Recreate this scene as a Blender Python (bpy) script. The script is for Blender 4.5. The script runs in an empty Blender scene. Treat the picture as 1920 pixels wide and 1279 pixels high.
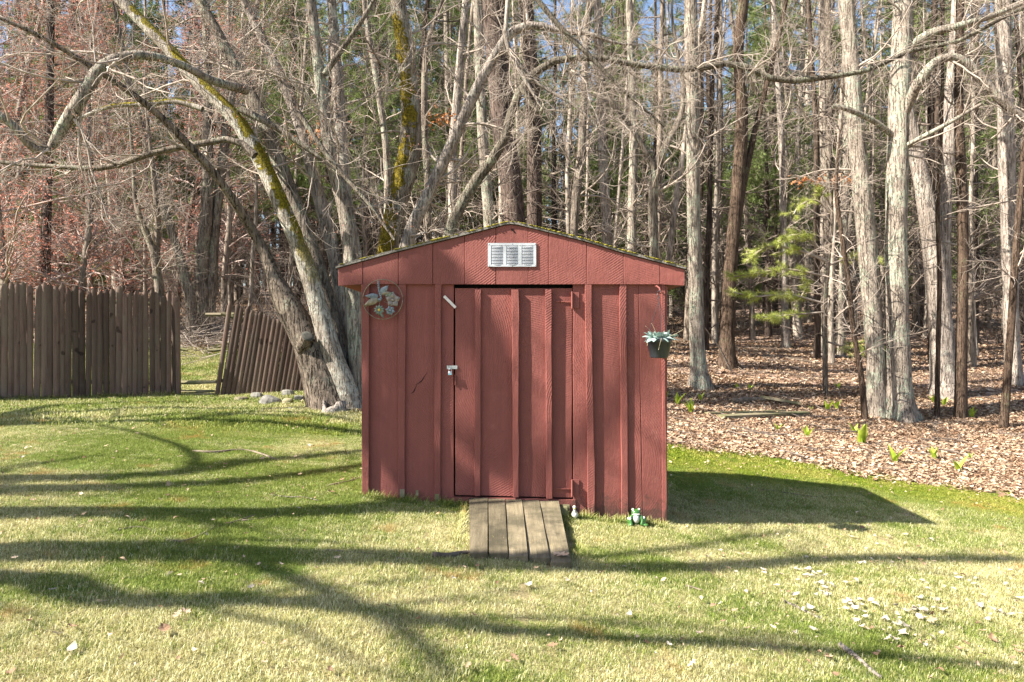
import bpy, math, random
import numpy as np
from mathutils import Vector, Matrix

# ------------------------------------------------------------------ camera, sky, sun, exposure
scene = bpy.context.scene
COL = scene.collection
FPX, CX, CY, CAMZ = 1344.0, 960.0, 639.5, 1.3          # focal length and centre in photograph pixels
cam_d = bpy.data.cameras.new('camera'); cam = bpy.data.objects.new('camera', cam_d); COL.objects.link(cam)
cam_d.sensor_width = 36.0; cam_d.lens = 36.0 * FPX / 1920.0
cam_d.clip_start = 0.05; cam_d.clip_end = 600
cam.location = (0, 0, CAMZ); cam.rotation_euler = (math.radians(90), 0, 0)
scene.camera = cam

SUN_DIR = Vector((1.0, 0.35, -0.905)).normalized()      # the way the light travels
SUN_EL = math.asin(-SUN_DIR.z)
SUN_ROT = math.atan2(-SUN_DIR.x, -SUN_DIR.y)            # clockwise from +Y
world = bpy.data.worlds.new('World'); scene.world = world; world.use_nodes = True
wn = world.node_tree; wn.nodes.clear()
sky = wn.nodes.new('ShaderNodeTexSky'); sky.sky_type = 'NISHITA'; sky.sun_disc = False
sky.sun_elevation = SUN_EL; sky.sun_rotation = SUN_ROT; sky.air_density = 1.0; sky.dust_density = 1.4
bg = wn.nodes.new('ShaderNodeBackground'); bg.inputs['Strength'].default_value = 0.075
wo = wn.nodes.new('ShaderNodeOutputWorld')
wn.links.new(sky.outputs[0], bg.inputs['Color']); wn.links.new(bg.outputs[0], wo.inputs['Surface'])
sun_d = bpy.data.lights.new('sun', 'SUN'); sun_d.energy = 5.0; sun_d.angle = math.radians(0.55); sun_d.color = (1.0, 0.94, 0.85)
sun = bpy.data.objects.new('sun', sun_d); COL.objects.link(sun)
sun.rotation_euler = SUN_DIR.to_track_quat('-Z', 'Y').to_euler(); sun.location = (-20, -10, 25)
vs = scene.view_settings
vs.view_transform = 'Standard'; vs.look = 'None'; vs.gamma = 1.0; vs.use_curve_mapping = False; vs.exposure = 1.92
scene.render.engine = 'CYCLES'
scene.cycles.max_bounces = 4; scene.cycles.diffuse_bounces = 2; scene.cycles.transparent_max_bounces = 4; scene.cycles.debug_use_spatial_splits = True

# ------------------------------------------------------------------ helpers
rng = np.random.default_rng(7); random.seed(7)

def px2(px, py, d):
    return np.array([(px - CX) / FPX * d, d, CAMZ - (py - CY) / FPX * d])

def obj(name, mesh, m=None, parent=None, loc=None, rot=None):
    o = bpy.data.objects.new(name, mesh); COL.objects.link(o)
    if mesh is not None and m is not None and len(mesh.materials) == 0: mesh.materials.append(m)
    if parent is not None: o.parent = parent
    if loc is not None: o.location = loc
    if rot is not None: o.rotation_euler = rot
    return o

def tag(o, label=None, cat=None, group=None, kind=None):
    if label: o['label'] = label
    if cat: o['category'] = cat
    if group: o['group'] = group
    if kind: o['kind'] = kind
    return o

def thing(name, label, cat, loc=(0, 0, 0), rot=(0, 0, 0), group=None):
    o = bpy.data.objects.new(name, None); COL.objects.link(o); o.empty_display_size = 0.1
    o.location = loc; o.rotation_euler = rot
    return tag(o, label, cat, group)

def copy_tree(o, parent=None):
    c = o.copy(); COL.objects.link(c); c.parent = parent
    for ch in o.children: copy_tree(ch, c)
    return c

def mesh_np(name, V, quads=None, tris=None, smooth=False):
    me = bpy.data.meshes.new(name)
    V = np.asarray(V, dtype=np.float32).reshape(-1, 3)
    fl = []; nq = nt = 0
    if quads is not None and len(quads): q = np.asarray(quads, dtype=np.int32).reshape(-1, 4); nq = len(q); fl.append(q.ravel())
    if tris is not None and len(tris): t = np.asarray(tris, dtype=np.int32).reshape(-1, 3); nt = len(t); fl.append(t.ravel())
    loops = np.concatenate(fl) if fl else np.zeros(0, np.int32)
    me.vertices.add(len(V)); me.vertices.foreach_set('co', V.ravel())
    me.loops.add(len(loops)); me.loops.foreach_set('vertex_index', loops)
    me.polygons.add(nq + nt)
    st = np.concatenate([np.arange(nq) * 4, nq * 4 + np.arange(nt) * 3]).astype(np.int32)
    me.polygons.foreach_set('loop_start', st)
    me.polygons.foreach_set('use_smooth', np.full(nq + nt, smooth))
    me.update(calc_edges=True)
    return me

class MB:
    """collects simple shapes into one mesh"""
    def __init__(s): s.v = []; s.f = []
    def add(s, V, F):
        b = len(s.v); s.v += [tuple(p) for p in V]; s.f += [tuple(i + b for i in f) for f in F]; return s
    def box(s, x0, x1, y0, y1, z0, z1, M=None):
        V = [Vector((x, y, z)) for z in (z0, z1) for y in (y0, y1) for x in (x0, x1)]
        if M is not None: V = [M @ v for v in V]
        return s.add(V, [(0, 2, 3, 1), (4, 5, 7, 6), (0, 1, 5, 4), (2, 6, 7, 3), (0, 4, 6, 2), (1, 3, 7, 5)])
    def lathe(s, prof, n=20, c=(0, 0, 0), M=None, cap=True):
        V = []; F = []
        for r, z in prof:
            for k in range(n):
                a = 2 * math.pi * k / n; p = Vector((r * math.cos(a), r * math.sin(a), z))
                V.append((M @ p) if M is not None else p + Vector(c))
        for i in range(len(prof) - 1):
            for k in range(n): F.append((i*n+k, i*n+(k+1) % n, (i+1)*n+(k+1) % n, (i+1)*n+k))
        if cap: F.append(tuple(range(n))[::-1]); F.append(tuple((len(prof)-1)*n + k for k in range(n)))
        return s.add(V, F)
    def tube(s, pts, r, n=6):
        P = np.array([pts], float); R = np.array([[r] * len(pts) if np.isscalar(r) else r], float)
        V, Q = tubes(P, R, n); k = len(pts)
        s.add(V, [tuple(q) for q in Q]); b = len(s.v) - len(V)
        s.f.append(tuple(b + i for i in range(n))[::-1]); s.f.append(tuple(b + (k-1)*n + i for i in range(n)))
        return s
    def ball(s, c, r, n=12, m=8, M=None):
        rx, ry, rz = (r, r, r) if np.isscalar(r) else r
        V = []; F = []
        for i in range(m + 1):
            t = math.pi * i / m
            for k in range(n):
                a = 2 * math.pi * k / n
                p = Vector((rx*math.sin(t)*math.cos(a), ry*math.sin(t)*math.sin(a), rz*math.cos(t)))
                if M is not None: p = M @ p
                V.append(p + Vector(c))
        for i in range(m):
            for k in range(n): F.append((i*n+k, (i+1)*n+k, (i+1)*n+(k+1) % n, i*n+(k+1) % n))
        return s.add(V, F)
    def mesh(s, name, smooth=False):
        me = bpy.data.meshes.new(name); me.from_pydata(s.v, [], s.f); me.update()
        if smooth: me.polygons.foreach_set('use_smooth', np.full(len(me.polygons), True))
        return me
    def build(s, name, m, parent=None, smooth=False): return obj(name, s.mesh(name, smooth), m, parent)

def nrm(a): return a / (np.linalg.norm(a, axis=-1, keepdims=True) + 1e-9)

def tubes(P, R, sides, rough=0.0, flare=0.0, rg=None):
    """P (B,n,3), R (B,n) -> verts, quads of many tapered tubes at once"""
    B, n = R.shape
    T = np.gradient(P, axis=1); T = nrm(T)
    ref = np.zeros((B, 1, 3)); mz = np.abs(T[:, :, 2]).mean(axis=1) > 0.8
    ref[mz, 0, 0] = 1; ref[~mz, 0, 2] = 1
    U = nrm(np.cross(T, ref)); W = np.cross(T, U)
    a = np.arange(sides) / sides * 2 * np.pi
    RR = R[:, :, None] * np.ones((1, 1, sides))
    if rough and rg is not None:
        g = rg.normal(0, 1, (B, n, sides)); g = (g + np.roll(g, 1, 1)) / 1.41
        col = rg.normal(0, 1, (B, 1, sides))
        RR = RR * (1 + rough * (0.6 * g + 0.8 * col))
    if flare:
        s = np.concatenate([np.zeros((B, 1)), np.cumsum(np.linalg.norm(np.diff(P, axis=1), axis=-1), 1)], 1)
        lob = 0.65 + 0.45 * np.cos(a * 4 + 0.7) + 0.2 * np.cos(a * 3)
        RR = RR * (1 + flare * np.exp(-s / 0.22)[:, :, None] * lob[None, None, :])
    V = P[:, :, None, :] + RR[..., None] * (np.cos(a)[None, None, :, None] * U[:, :, None, :] + np.sin(a)[None, None, :, None] * W[:, :, None, :])
    i = np.arange(n - 1)[:, None]; k = np.arange(sides)[None, :]
    q = np.stack([i*sides+k, i*sides+(k+1) % sides, (i+1)*sides+(k+1) % sides, (i+1)*sides+k], -1).reshape(-1, 4)
    Q = (q[None] + (np.arange(B) * n * sides)[:, None, None]).reshape(-1, 4)
    return V.reshape(-1, 3), Q

def join_np(parts):
    Vs, Qs, b = [], [], 0
    for V, Q in parts: Vs.append(V); Qs.append(Q + b); b += len(V)
    return np.concatenate(Vs), np.concatenate(Qs)

def grow(P, R, count, n, length, angle, rg, up=0.0, wob=0.12, t=(0.15, 1.0), ratio=0.5, rmax=1.0, rmin=0.0015, tip=0.3, shrink=0.5, zbias=None):
    B, m = R.shape
    if count == 0 or B == 0: return np.zeros((0, n, 3)), np.zeros((0, n))
    Lp = np.linalg.norm(np.diff(P, axis=1), axis=-1).sum(1)
    b = rg.choice(B, count, p=Lp / Lp.sum())
    tt = rg.uniform(t[0], t[1], count); f = tt * (m - 1); i = np.minimum(f.astype(int), m - 2); w = (f - i)[:, None]
    p0 = P[b, i] * (1 - w) + P[b, i + 1] * w
    tan = nrm(P[b, i + 1] - P[b, i]); r0 = R[b, i] * (1 - w[:, 0]) + R[b, i + 1] * w[:, 0]
    rnd = rg.normal(0, 1, (count, 3)); perp = nrm(rnd - (rnd * tan).sum(1, keepdims=True) * tan)
    if zbias is not None: perp[:, 2] += zbias; perp = nrm(perp)
    an = np.radians(rg.uniform(angle[0], angle[1], count))[:, None]
    d = nrm(np.cos(an) * tan + np.sin(an) * perp)
    L = rg.uniform(length[0], length[1], count) * (1 - shrink * tt)
    out = np.zeros((count, n, 3)); out[:, 0] = p0
    for s in range(1, n):
        d = nrm(d + rg.normal(0, wob, (count, 3)) + np.array([0, 0, up]))
        out[:, s] = out[:, s - 1] + d * (L / (n - 1))[:, None]
    rr = np.clip(r0 * ratio, rmin, rmax)
    RR = rr[:, None] * np.linspace(1, tip, n)[None, :]
    return out, np.maximum(RR, rmin * 0.7)

def resample(pts, n):
    """Catmull-Rom through rows of pts (any number of columns), n rows back"""
    pts = np.asarray(pts, float); m = len(pts)
    if m == 2: return pts[0] + (pts[1] - pts[0]) * np.linspace(0, 1, n)[:, None]
    ext = np.vstack([2*pts[0]-pts[1], pts, 2*pts[-1]-pts[-2]])
    L = np.r_[0, np.cumsum(np.linalg.norm(np.diff(pts[:, :3], axis=0), axis=1))]
    s = np.linspace(0, L[-1], n); i = np.clip(np.searchsorted(L, s, side='right') - 1, 0, m - 2)
    u = ((s - L[i]) / (L[i+1] - L[i] + 1e-9))[:, None]
    a, b, c, d = ext[i], ext[i+1], ext[i+2], ext[i+3]
    return 0.5 * (2*b + (c-a)*u + (2*a-5*b+4*c-d)*u*u + (3*b-a-3*c+d)*u**3)

class Noise2:
    def __init__(s, seed, n=64): s.g = np.random.default_rng(seed).random((n, n)); s.n = n
    def __call__(s, x, y):
        x = np.asarray(x, float); y = np.asarray(y, float)
        i = np.floor(x).astype(int); j = np.floor(y).astype(int); u = x - i; v = y - j
        u = u*u*(3-2*u); v = v*v*(3-2*v); n = s.n; g = s.g
        return (g[i % n, j % n]*(1-u)*(1-v) + g[(i+1) % n, j % n]*u*(1-v) + g[i % n, (j+1) % n]*(1-u)*v + g[(i+1) % n, (j+1) % n]*u*v)
N1, N2, N3 = Noise2(1), Noise2(2), Noise2(3)
def fbm(N, x, y): return (N(x, y) + 0.5*N(x*2.1+7, y*2.1+3) + 0.25*N(x*4.3+1, y*4.3+9)) / 1.75

# ------------------------------------------------------------------ materials
class Mat:
    def __init__(s, name):
        s.m = bpy.data.materials.new(name); s.m.use_nodes = True; s.nt = s.m.node_tree; s.nt.nodes.clear()
    def n(s, typ, ins=None, **kw):
        nd = s.nt.nodes.new(typ)
        for k, v in kw.items(): setattr(nd, k, v)
        for k, v in (ins or {}).items():
            if isinstance(v, bpy.types.NodeSocket): s.nt.links.new(v, nd.inputs[k])
            else: nd.inputs[k].default_value = v
        return nd
    def coord(s, which='Object'): return s.n('ShaderNodeTexCoord').outputs[which]
    def pos(s): return s.n('ShaderNodeNewGeometry').outputs['Position']
    def scale(s, v, sc, loc=(0, 0, 0)): return s.n('ShaderNodeMapping', {'Vector': v, 'Scale': sc, 'Location': loc}).outputs[0]
    def noise(s, v, scale, detail=4, rough=0.6, dist=0.0):
        return s.n('ShaderNodeTexNoise', {'Vector': v, 'Scale': scale, 'Detail': detail, 'Roughness': rough, 'Distortion': dist}).outputs[0]
    def ramp(s, f, els, interp='LINEAR'):
        r = s.n('ShaderNodeValToRGB', {'Fac': f}); r.color_ramp.interpolation = interp
        while len(r.color_ramp.elements) < len(els): r.color_ramp.elements.new(0.5)
        for e, (p, c) in zip(r.color_ramp.elements, els):
            e.position = p; e.color = (c, c, c, 1) if np.isscalar(c) else (*c, 1)
        return r.outputs[0]
    def mix(s, f, a, b, mode='MIX'):
        nd = s.n('ShaderNodeMix', data_type='RGBA', blend_type=mode)
        for k, v in ((0, f), (6, a), (7, b)):
            if isinstance(v, bpy.types.NodeSocket): s.nt.links.new(v, nd.inputs[k])
            elif k == 0: nd.inputs[k].default_value = v
            else: nd.inputs[k].default_value = (*v, 1) if len(v) == 3 else v
        return nd.outputs[2]
    def math(s, op, a, b=0.0, c=0.0):
        nd = s.n('ShaderNodeMath', operation=op)
        for k, v in enumerate((a, b, c)):
            if isinstance(v, bpy.types.NodeSocket): s.nt.links.new(v, nd.inputs[k])
            else: nd.inputs[k].default_value = v
        return nd.outputs[0]
    def rand(s): return s.n('ShaderNodeObjectInfo').outputs['Random']
    def hsv(s, c, h=0.5, sat=1.0, v=1.0):
        return s.n('ShaderNodeHueSaturation', {'Color': c, 'Hue': h, 'Saturation': sat, 'Value': v}).outputs[0]
    def bump(s, h, strength=0.5, dist=0.01): return s.n('ShaderNodeBump', {'Height': h, 'Strength': strength, 'Distance': dist}).outputs[0]
    def out(s, col, rough=0.85, normal=None, spec=0.25, metal=0.0, trans=0.0):
        p = s.n('ShaderNodeBsdfPrincipled')
        for k, v in (('Base Color', col), ('Roughness', rough), ('Specular IOR Level', spec), ('Metallic', metal), ('Normal', normal)):
            if v is None: continue
            if isinstance(v, bpy.types.NodeSocket): s.nt.links.new(v, p.inputs[k])
            else: p.inputs[k].default_value = (*v, 1) if (k == 'Base Color' and len(v) == 3) else v
        o = s.n('ShaderNodeOutputMaterial'); sh = p.outputs[0]
        if trans:
            t = s.n('ShaderNodeBsdfTranslucent')
            if isinstance(col, bpy.types.NodeSocket): s.nt.links.new(col, t.inputs['Color'])
            else: t.inputs['Color'].default_value = (*col, 1)
            sh = s.n('ShaderNodeMixShader', {0: trans, 1: p.outputs[0], 2: t.outputs[0]}).outputs[0]
        s.nt.links.new(sh, o.inputs['Surface']); return s.m

def paint_mat(name, base, dark):
    g = Mat(name); c = g.coord(); r = g.rand()
    off = g.n('ShaderNodeCombineXYZ', {'X': g.math('MULTIPLY', r, 3.1), 'Y': g.math('MULTIPLY', r, 17.0), 'Z': g.math('MULTIPLY', r, 9.0)}).outputs[0]
    v = g.n('ShaderNodeVectorMath', {0: c, 1: off}, operation='ADD').outputs[0]
    blot = g.noise(v, 3.0, 5, 0.65); fine = g.noise(g.scale(v, (1, 1, 0.25)), 60, 4, 0.7)
    # circular-saw kerf marks: arcs of a big ring whose centre lies beside the board
    ctr = g.n('ShaderNodeCombineXYZ', {'X': g.math('MULTIPLY', g.math('SIGN', g.math('SUBTRACT', g.math('FRACT', g.math('MULTIPLY', r, 7.3)), .5)), g.math('MULTIPLY_ADD', r, .35, .38)), 'Y': 0.0, 'Z': g.math('MULTIPLY_ADD', r, 2.3, -.2)}).outputs[0]
    rv = g.n('ShaderNodeVectorMath', {0: c, 1: ctr}, operation='SUBTRACT').outputs[0]
    rv = g.scale(rv, (1, 0.02, 1))
    saw = g.n('ShaderNodeTexWave', {'Vector': rv, 'Scale': 18.0, 'Distortion': 2.2, 'Detail': 3.0, 'Detail Scale': 4.0}, wave_type='RINGS', rings_direction='SPHERICAL').outputs['Fac']
    sawm = g.math('MULTIPLY', saw, g.ramp(g.noise(v, 2.2, 3), [(0.4, 0.0), (0.62, 1.0)]))
    h = g.math('ADD', g.math('MULTIPLY', sawm, 0.55), g.math('ADD', g.math('MULTIPLY', fine, 0.9), g.math('MULTIPLY', g.noise(v, 22, 5, 0.7), 0.8)))
    col = g.mix(g.ramp(blot, [(0.3, 0.0), (0.75, 1.0)]), dark, base)
    col = g.mix(g.math('MULTIPLY', fine, 0.25), col, tuple(min(1, x * 1.35) for x in base))
    streak = g.ramp(g.noise(g.scale(v, (1, 1, .035)), 28, 4, .7), [(.38, 0.0), (.68, 1.0)])
    col = g.mix(g.math('MULTIPLY', streak, .35), col, tuple(x * .62 for x in base))
    fade = g.ramp(g.noise(v, 7, 6, .75), [(.58, 0.0), (.70, 1.0)])
    col = g.mix(g.math('MULTIPLY', fade, .35), col, (base[0] * 1.25, base[1] * 1.55, base[2] * 1.6))
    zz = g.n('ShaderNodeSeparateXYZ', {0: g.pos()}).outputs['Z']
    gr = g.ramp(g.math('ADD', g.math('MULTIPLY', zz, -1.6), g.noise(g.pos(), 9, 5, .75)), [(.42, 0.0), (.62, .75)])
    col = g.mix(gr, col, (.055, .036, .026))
    spk = g.ramp(g.noise(v, 38, 2, 0.5), [(0.70, 0.0), (0.74, 1.0)])
    col = g.mix(g.math('MULTIPLY', spk, 0.55), col, (0.10, 0.035, 0.03))
    col = g.hsv(col, 0.5, 1.0, g.math('MULTIPLY_ADD', r, 0.22, 0.89))
    return g.out(col, 0.72, g.bump(h, 0.75, 0.004), 0.3)
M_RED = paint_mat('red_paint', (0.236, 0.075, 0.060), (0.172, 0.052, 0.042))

def wood_mat(name, a, b, stain=None, grain=26, bump=0.6, axis=2, rnd=(.5, .75)):
    g = Mat(name); c = g.coord(); r = g.rand()
    off = g.n('ShaderNodeCombineXYZ', {'X': g.math('MULTIPLY', r, 13.1), 'Y': g.math('MULTIPLY', r, 7.0), 'Z': g.math('MULTIPLY', r, 19.0)}).outputs[0]
    v = g.n('ShaderNodeVectorMath', {0: c, 1: off}, operation='ADD').outputs[0]
    sc = [1, 1, 1]; sc[axis] = 0.06
    gr = g.noise(g.scale(v, tuple(sc)), grain, 6, 0.75); bl = g.noise(v, 2.4, 5, 0.7)
    col = g.mix(g.ramp(gr, [(0.3, 0.0), (0.7, 1.0)]), a, b)
    if stain: col = g.mix(g.ramp(bl, [(0.42, 0.0), (0.62, 0.85)]), col, stain)
    knot = g.ramp(g.noise(v, 6.5, 1, 0.4), [(0.73, 0.0), (0.78, 1.0)])
    col = g.mix(g.math('MULTIPLY', knot, 0.7), col, tuple(x * 0.3 for x in a))
    col = g.hsv(col, 0.5, 1.0, g.math('MULTIPLY_ADD', r, *rnd))
    return g.out(col, 0.9, g.bump(gr, bump, 0.006), 0.15)
M_FENCE = wood_mat('fence_wood', (0.078, 0.048, 0.040), (0.22, 0.148, 0.120), (0.15, 0.115, 0.09), rnd=(.8, .5))
M_RAMP = wood_mat('ramp_wood', (0.10, 0.082, 0.050), (0.235, 0.192, 0.122), (0.062, 0.054, 0.034), axis=1, bump=1.0)
M_OLDWOOD = wood_mat('weathered_board', (0.16, 0.13, 0.085), (0.30, 0.25, 0.17), (0.11, 0.12, 0.045), axis=0)

def bark_mat(name, a, b, lichen=None, lich=0.55, moss=None, mossdir=(0.5, 0, 0.8), mossamt=0.5, bump=1.0, furrow=0.55, mossz=None):
    g = Mat(name); c = g.pos()
    warp = g.n('ShaderNodeVectorMath', {0: c, 1: g.n('ShaderNodeVectorMath', {0: g.n('ShaderNodeTexNoise', {'Vector': c, 'Scale': 9.0, 'Detail': 2.0}).outputs['Color'], 'Scale': 0.05}, operation='SCALE').outputs[0]}, operation='ADD').outputs[0]
    v = g.scale(warp, (1, 1, 0.075))
    ridge = g.noise(v, 30, 5, 0.7); blot = g.noise(c, 2.6, 5, 0.65); fine = g.noise(g.scale(c, (1, 1, .45)), 80, 3, 0.65)
    crack = g.ramp(g.noise(v, 44, 2, 0.5), [(0.36, 1.0), (0.47, 0.0)])
    col = g.mix(g.ramp(ridge, [(0.33, 0.0), (0.62, 1.0)]), a, b)
    col = g.mix(g.math('MULTIPLY', g.ramp(fine, [(0.35, 0.0), (0.7, 1.0)]), 0.4), col, tuple(min(1, x * 1.45) for x in b))
    col = g.mix(g.ramp(blot, [(0.35, 0.35), (0.6, 0.0)]), col, tuple(x * 0.8 for x in a))
    if lichen is not None:
        lm = g.math('MULTIPLY', g.ramp(blot, [(lich, 0.0), (lich + 0.08, 1.0)]), g.ramp(g.noise(c, 21, 4, 0.75), [(0.44, 0.0), (0.54, 1.0)]))
        col = g.mix(g.math('MULTIPLY', lm, 0.8), col, lichen)
    col = g.mix(g.math('MULTIPLY', crack, furrow), col, tuple(x * 0.35 for x in a))
    h = g.math('SUBTRACT', g.math('ADD', ridge, g.math('MULTIPLY', fine, .4)), g.math('MULTIPLY', crack, 1.0))
    if moss is not None:
        nd = g.n('ShaderNodeVectorMath', {0: g.n('ShaderNodeNewGeometry').outputs['Normal'], 1: tuple(Vector(mossdir).normalized())}, operation='DOT_PRODUCT').outputs['Value']
        k = g.math('ADD', g.math('MULTIPLY', nd, 0.42), g.math('ADD', g.math('MULTIPLY_ADD', g.noise(c, 2.0, 3, 0.6), 1.7, -.4), g.math('MULTIPLY', g.noise(c, 26, 4, 0.7), 0.5)))
        mm = g.ramp(k, [(1.30 - mossamt * 0.6, 0.0), (1.38 - mossamt * 0.6, 1.0)])
        if mossz: mm = g.math('MULTIPLY', mm, g.n('ShaderNodeMapRange', {'Value': g.math('ADD', g.n('ShaderNodeSeparateXYZ', {0: c}).outputs['Z'], g.noise(c, 3, 3)), 'From Min': mossz[0], 'From Max': mossz[1]}).outputs[0])
        col = g.mix(mm, col, g.mix(g.ramp(g.noise(c, 34, 3), [(.35, 0.0), (.65, 1.0)]), tuple(x * 0.3 for x in moss), moss))
        h = g.math('ADD', h, g.math('MULTIPLY', mm, g.noise(c, 60, 3, 0.7)))
    return g.out(col, 0.92, g.bump(h, bump, 0.03), 0.15)
M_BARK_MAPLE = bark_mat('maple_bark', (0.065, 0.050, 0.036), (0.26, 0.215, 0.17), (0.31, 0.325, 0.24), 0.53)
M_BARK_TRUNK = bark_mat('old_maple_trunk_bark', (0.062, 0.046, 0.033), (0.25, 0.20, 0.155), (0.27, 0.27, 0.20), 0.58, None, furrow=.85)
M_BARK_MOSSY = bark_mat('mossy_maple_bark', (0.12, 0.095, 0.07), (0.46, 0.40, 0.33), (0.50, 0.49, 0.41), 0.46, (0.30, 0.24, 0.022), (0.4, -0.25, 0.88), 0.74, mossz=(2.3, 3.4))
M_BARK_MOSSL = bark_mat('mossy_trunk_bark', (0.085, 0.065, 0.048), (0.31, 0.26, 0.20), (0.36, 0.36, 0.28), 0.5, (0.30, 0.225, 0.025), (-0.3, -0.9, -0.3), 0.60)
M_BARK_GREY = bark_mat('grey_oak_bark', (0.10, 0.078, 0.06), (0.38, 0.32, 0.26), (0.32, 0.36, 0.265), 0.48)
M_BARK_PALE = bark_mat('pale_bark', (0.125, 0.10, 0.08), (0.42, 0.355, 0.30), (0.40, 0.40, 0.33), 0.53)
M_BARK_DARK = bark_mat('dark_bark', (0.035, 0.024, 0.016), (0.13, 0.088, 0.062), (0.15, 0.14, 0.08), 0.58)
M_BARK_WOOD = bark_mat('woodland_bark', (0.07, 0.053, 0.04), (0.27, 0.22, 0.175), (0.25, 0.26, 0.18), 0.52)
M_BARK_PINE = bark_mat('pine_bark', (0.035, 0.024, 0.019), (0.15, 0.11, 0.09), None, furrow=.8)
M_BARK_LIMB = bark_mat('limb_bark', (0.05, 0.04, 0.03), (0.20, 0.17, 0.13), (0.25, 0.26, 0.18), 0.5)
def bark_lite(name, a, b):
    g = Mat(name); c = g.pos(); n = g.noise(g.scale(c, (1, 1, .2)), 16, 3, .7)
    col = g.mix(g.ramp(n, [(.36, 0.0), (.62, 1.0)]), a, b); col = g.hsv(col, .5, 1.0, g.math('MULTIPLY_ADD', g.rand(), .5, .75))
    return g.out(col, .92, None, .15)
M_BL_WOOD = bark_lite('woodland_bark_far', (0.06, 0.046, 0.034), (0.28, 0.228, 0.18)); M_BL_GREY = bark_lite('grey_bark_far', (0.09, 0.073, 0.057), (0.39, 0.33, 0.265))
M_BL_DARK = bark_lite('dark_bark_far', (0.022, 0.016, 0.012), (0.095, 0.068, 0.05)); M_BL_PINE = bark_lite('pine_bark_far', (0.03, 0.021, 0.017), (0.12, 0.09, 0.072))
def plain(name, c1, c2, scale=8, rough=0.85, trans=0.0, spec=0.2, rnd=0.3, metal=0.0, bump=0.0):
    g = Mat(name); n = g.noise(g.coord(), scale, 4, 0.6)
    col = g.mix(g.ramp(n, [(0.3, 0.0), (0.7, 1.0)]), c1, c2)
    col = g.hsv(col, 0.5, 1.0, g.math('MULTIPLY_ADD', g.rand(), rnd, 1 - rnd / 2))
    return g.out(col, rough, g.bump(n, bump, 0.01) if bump else None, spec, metal, trans)
M_TWIG = plain('twig', (0.19, 0.15, 0.12), (0.42, 0.355, 0.295), 3)
M_TWIG_FAR = plain('woodland_twig', (0.13, 0.102, 0.08), (0.30, 0.245, 0.20), 3)
M_TWIG_RED = plain('budding_twig', (0.26, 0.185, 0.155), (0.50, 0.395, 0.345), 3)
M_TWIG_DARK = plain('dark_twig', (0.075, 0.057, 0.044), (0.175, 0.14, 0.113), 3)
M_BUD = plain('maple_buds', (0.60, 0.20, 0.135), (0.78, 0.40, 0.30), 9, 0.7, 0.25)
M_DEADLEAF = plain('clinging_dead_leaves', (0.42, 0.17, 0.06), (0.58, 0.28, 0.12), 9, 0.8, 0.3)
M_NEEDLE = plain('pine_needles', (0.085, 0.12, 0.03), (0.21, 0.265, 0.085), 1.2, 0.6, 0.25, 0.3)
M_NEEDLE_Y = plain('young_pine_needles', (0.36, 0.42, 0.07), (0.58, 0.62, 0.19), 3, 0.55, 0.35, 0.3)
M_WHITE = plain('white_vent_metal', (0.36, 0.38, 0.40), (0.46, 0.475, 0.49), 30, 0.45, 0, 0.5, 0.05)
M_DARK = plain('dark_interior', (0.006, 0.005, 0.005), (0.012, 0.01, 0.01), 3)
M_ROOF = plain('asphalt_shingle', (0.10, 0.09, 0.08), (0.24, 0.22, 0.19), 90, 0.95, 0, 0.1, 0.3, 0, 0.5)
M_MOSS = plain('roof_moss', (0.10, 0.095, 0.012), (0.30, 0.25, 0.04), 40, 0.95, 0, 0.1, 0.4, 0, 0.6)
M_STEEL = plain('galvanised_steel', (0.42, 0.43, 0.44), (0.62, 0.63, 0.64), 40, 0.4, 0, 0.5, 0.1, 0.7)
M_STONE = plain('field_stone', (0.11, 0.105, 0.09), (0.27, 0.255, 0.22), 9, 0.9, 0, 0.2, 0.3, 0, 0.6)
M_STICK = plain('stick_bark', (0.075, 0.058, 0.043), (0.22, 0.175, 0.135), 14, 0.9, 0, 0.1, 0.5, 0, 0.5)
M_CUT = plain('sawn_end', (0.05, 0.048, 0.038), (0.11, 0.105, 0.085), 20, 0.9)
M_POT = plain('dark_pot_plastic', (0.030, 0.036, 0.042), (0.045, 0.052, 0.058), 6, 0.42, 0, 0.5, 0.05)
M_DUSTY = plain('silvery_leaf', (0.20, 0.31, 0.27), (0.42, 0.53, 0.46), 14, 0.8, 0.2)
M_DRYSTEM = plain('dry_stem', (0.34, 0.28, 0.17), (0.46, 0.40, 0.27), 8)
M_SPROUT = plain('skunk_cabbage_leaf', (0.26, 0.38, 0.025), (0.48, 0.56, 0.08), 10, 0.5, 0.4, 0.4)
M_LEAF_PALE = plain('pale_dry_leaf', (0.34, 0.28, 0.21), (0.60, 0.54, 0.45), 14, 0.85, 0.2, 0.2, 0.5)
M_LEAF_BROWN = plain('brown_dry_leaf', (0.16, 0.095, 0.055), (0.34, 0.22, 0.14), 14, 0.85, 0.2, 0.2, 0.5)
M_LEAF_OAK = plain('tan_oak_leaf', (0.40, 0.27, 0.18), (0.56, 0.40, 0.28), 20, 0.85, 0.1, 0.2, 0.2)
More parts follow.
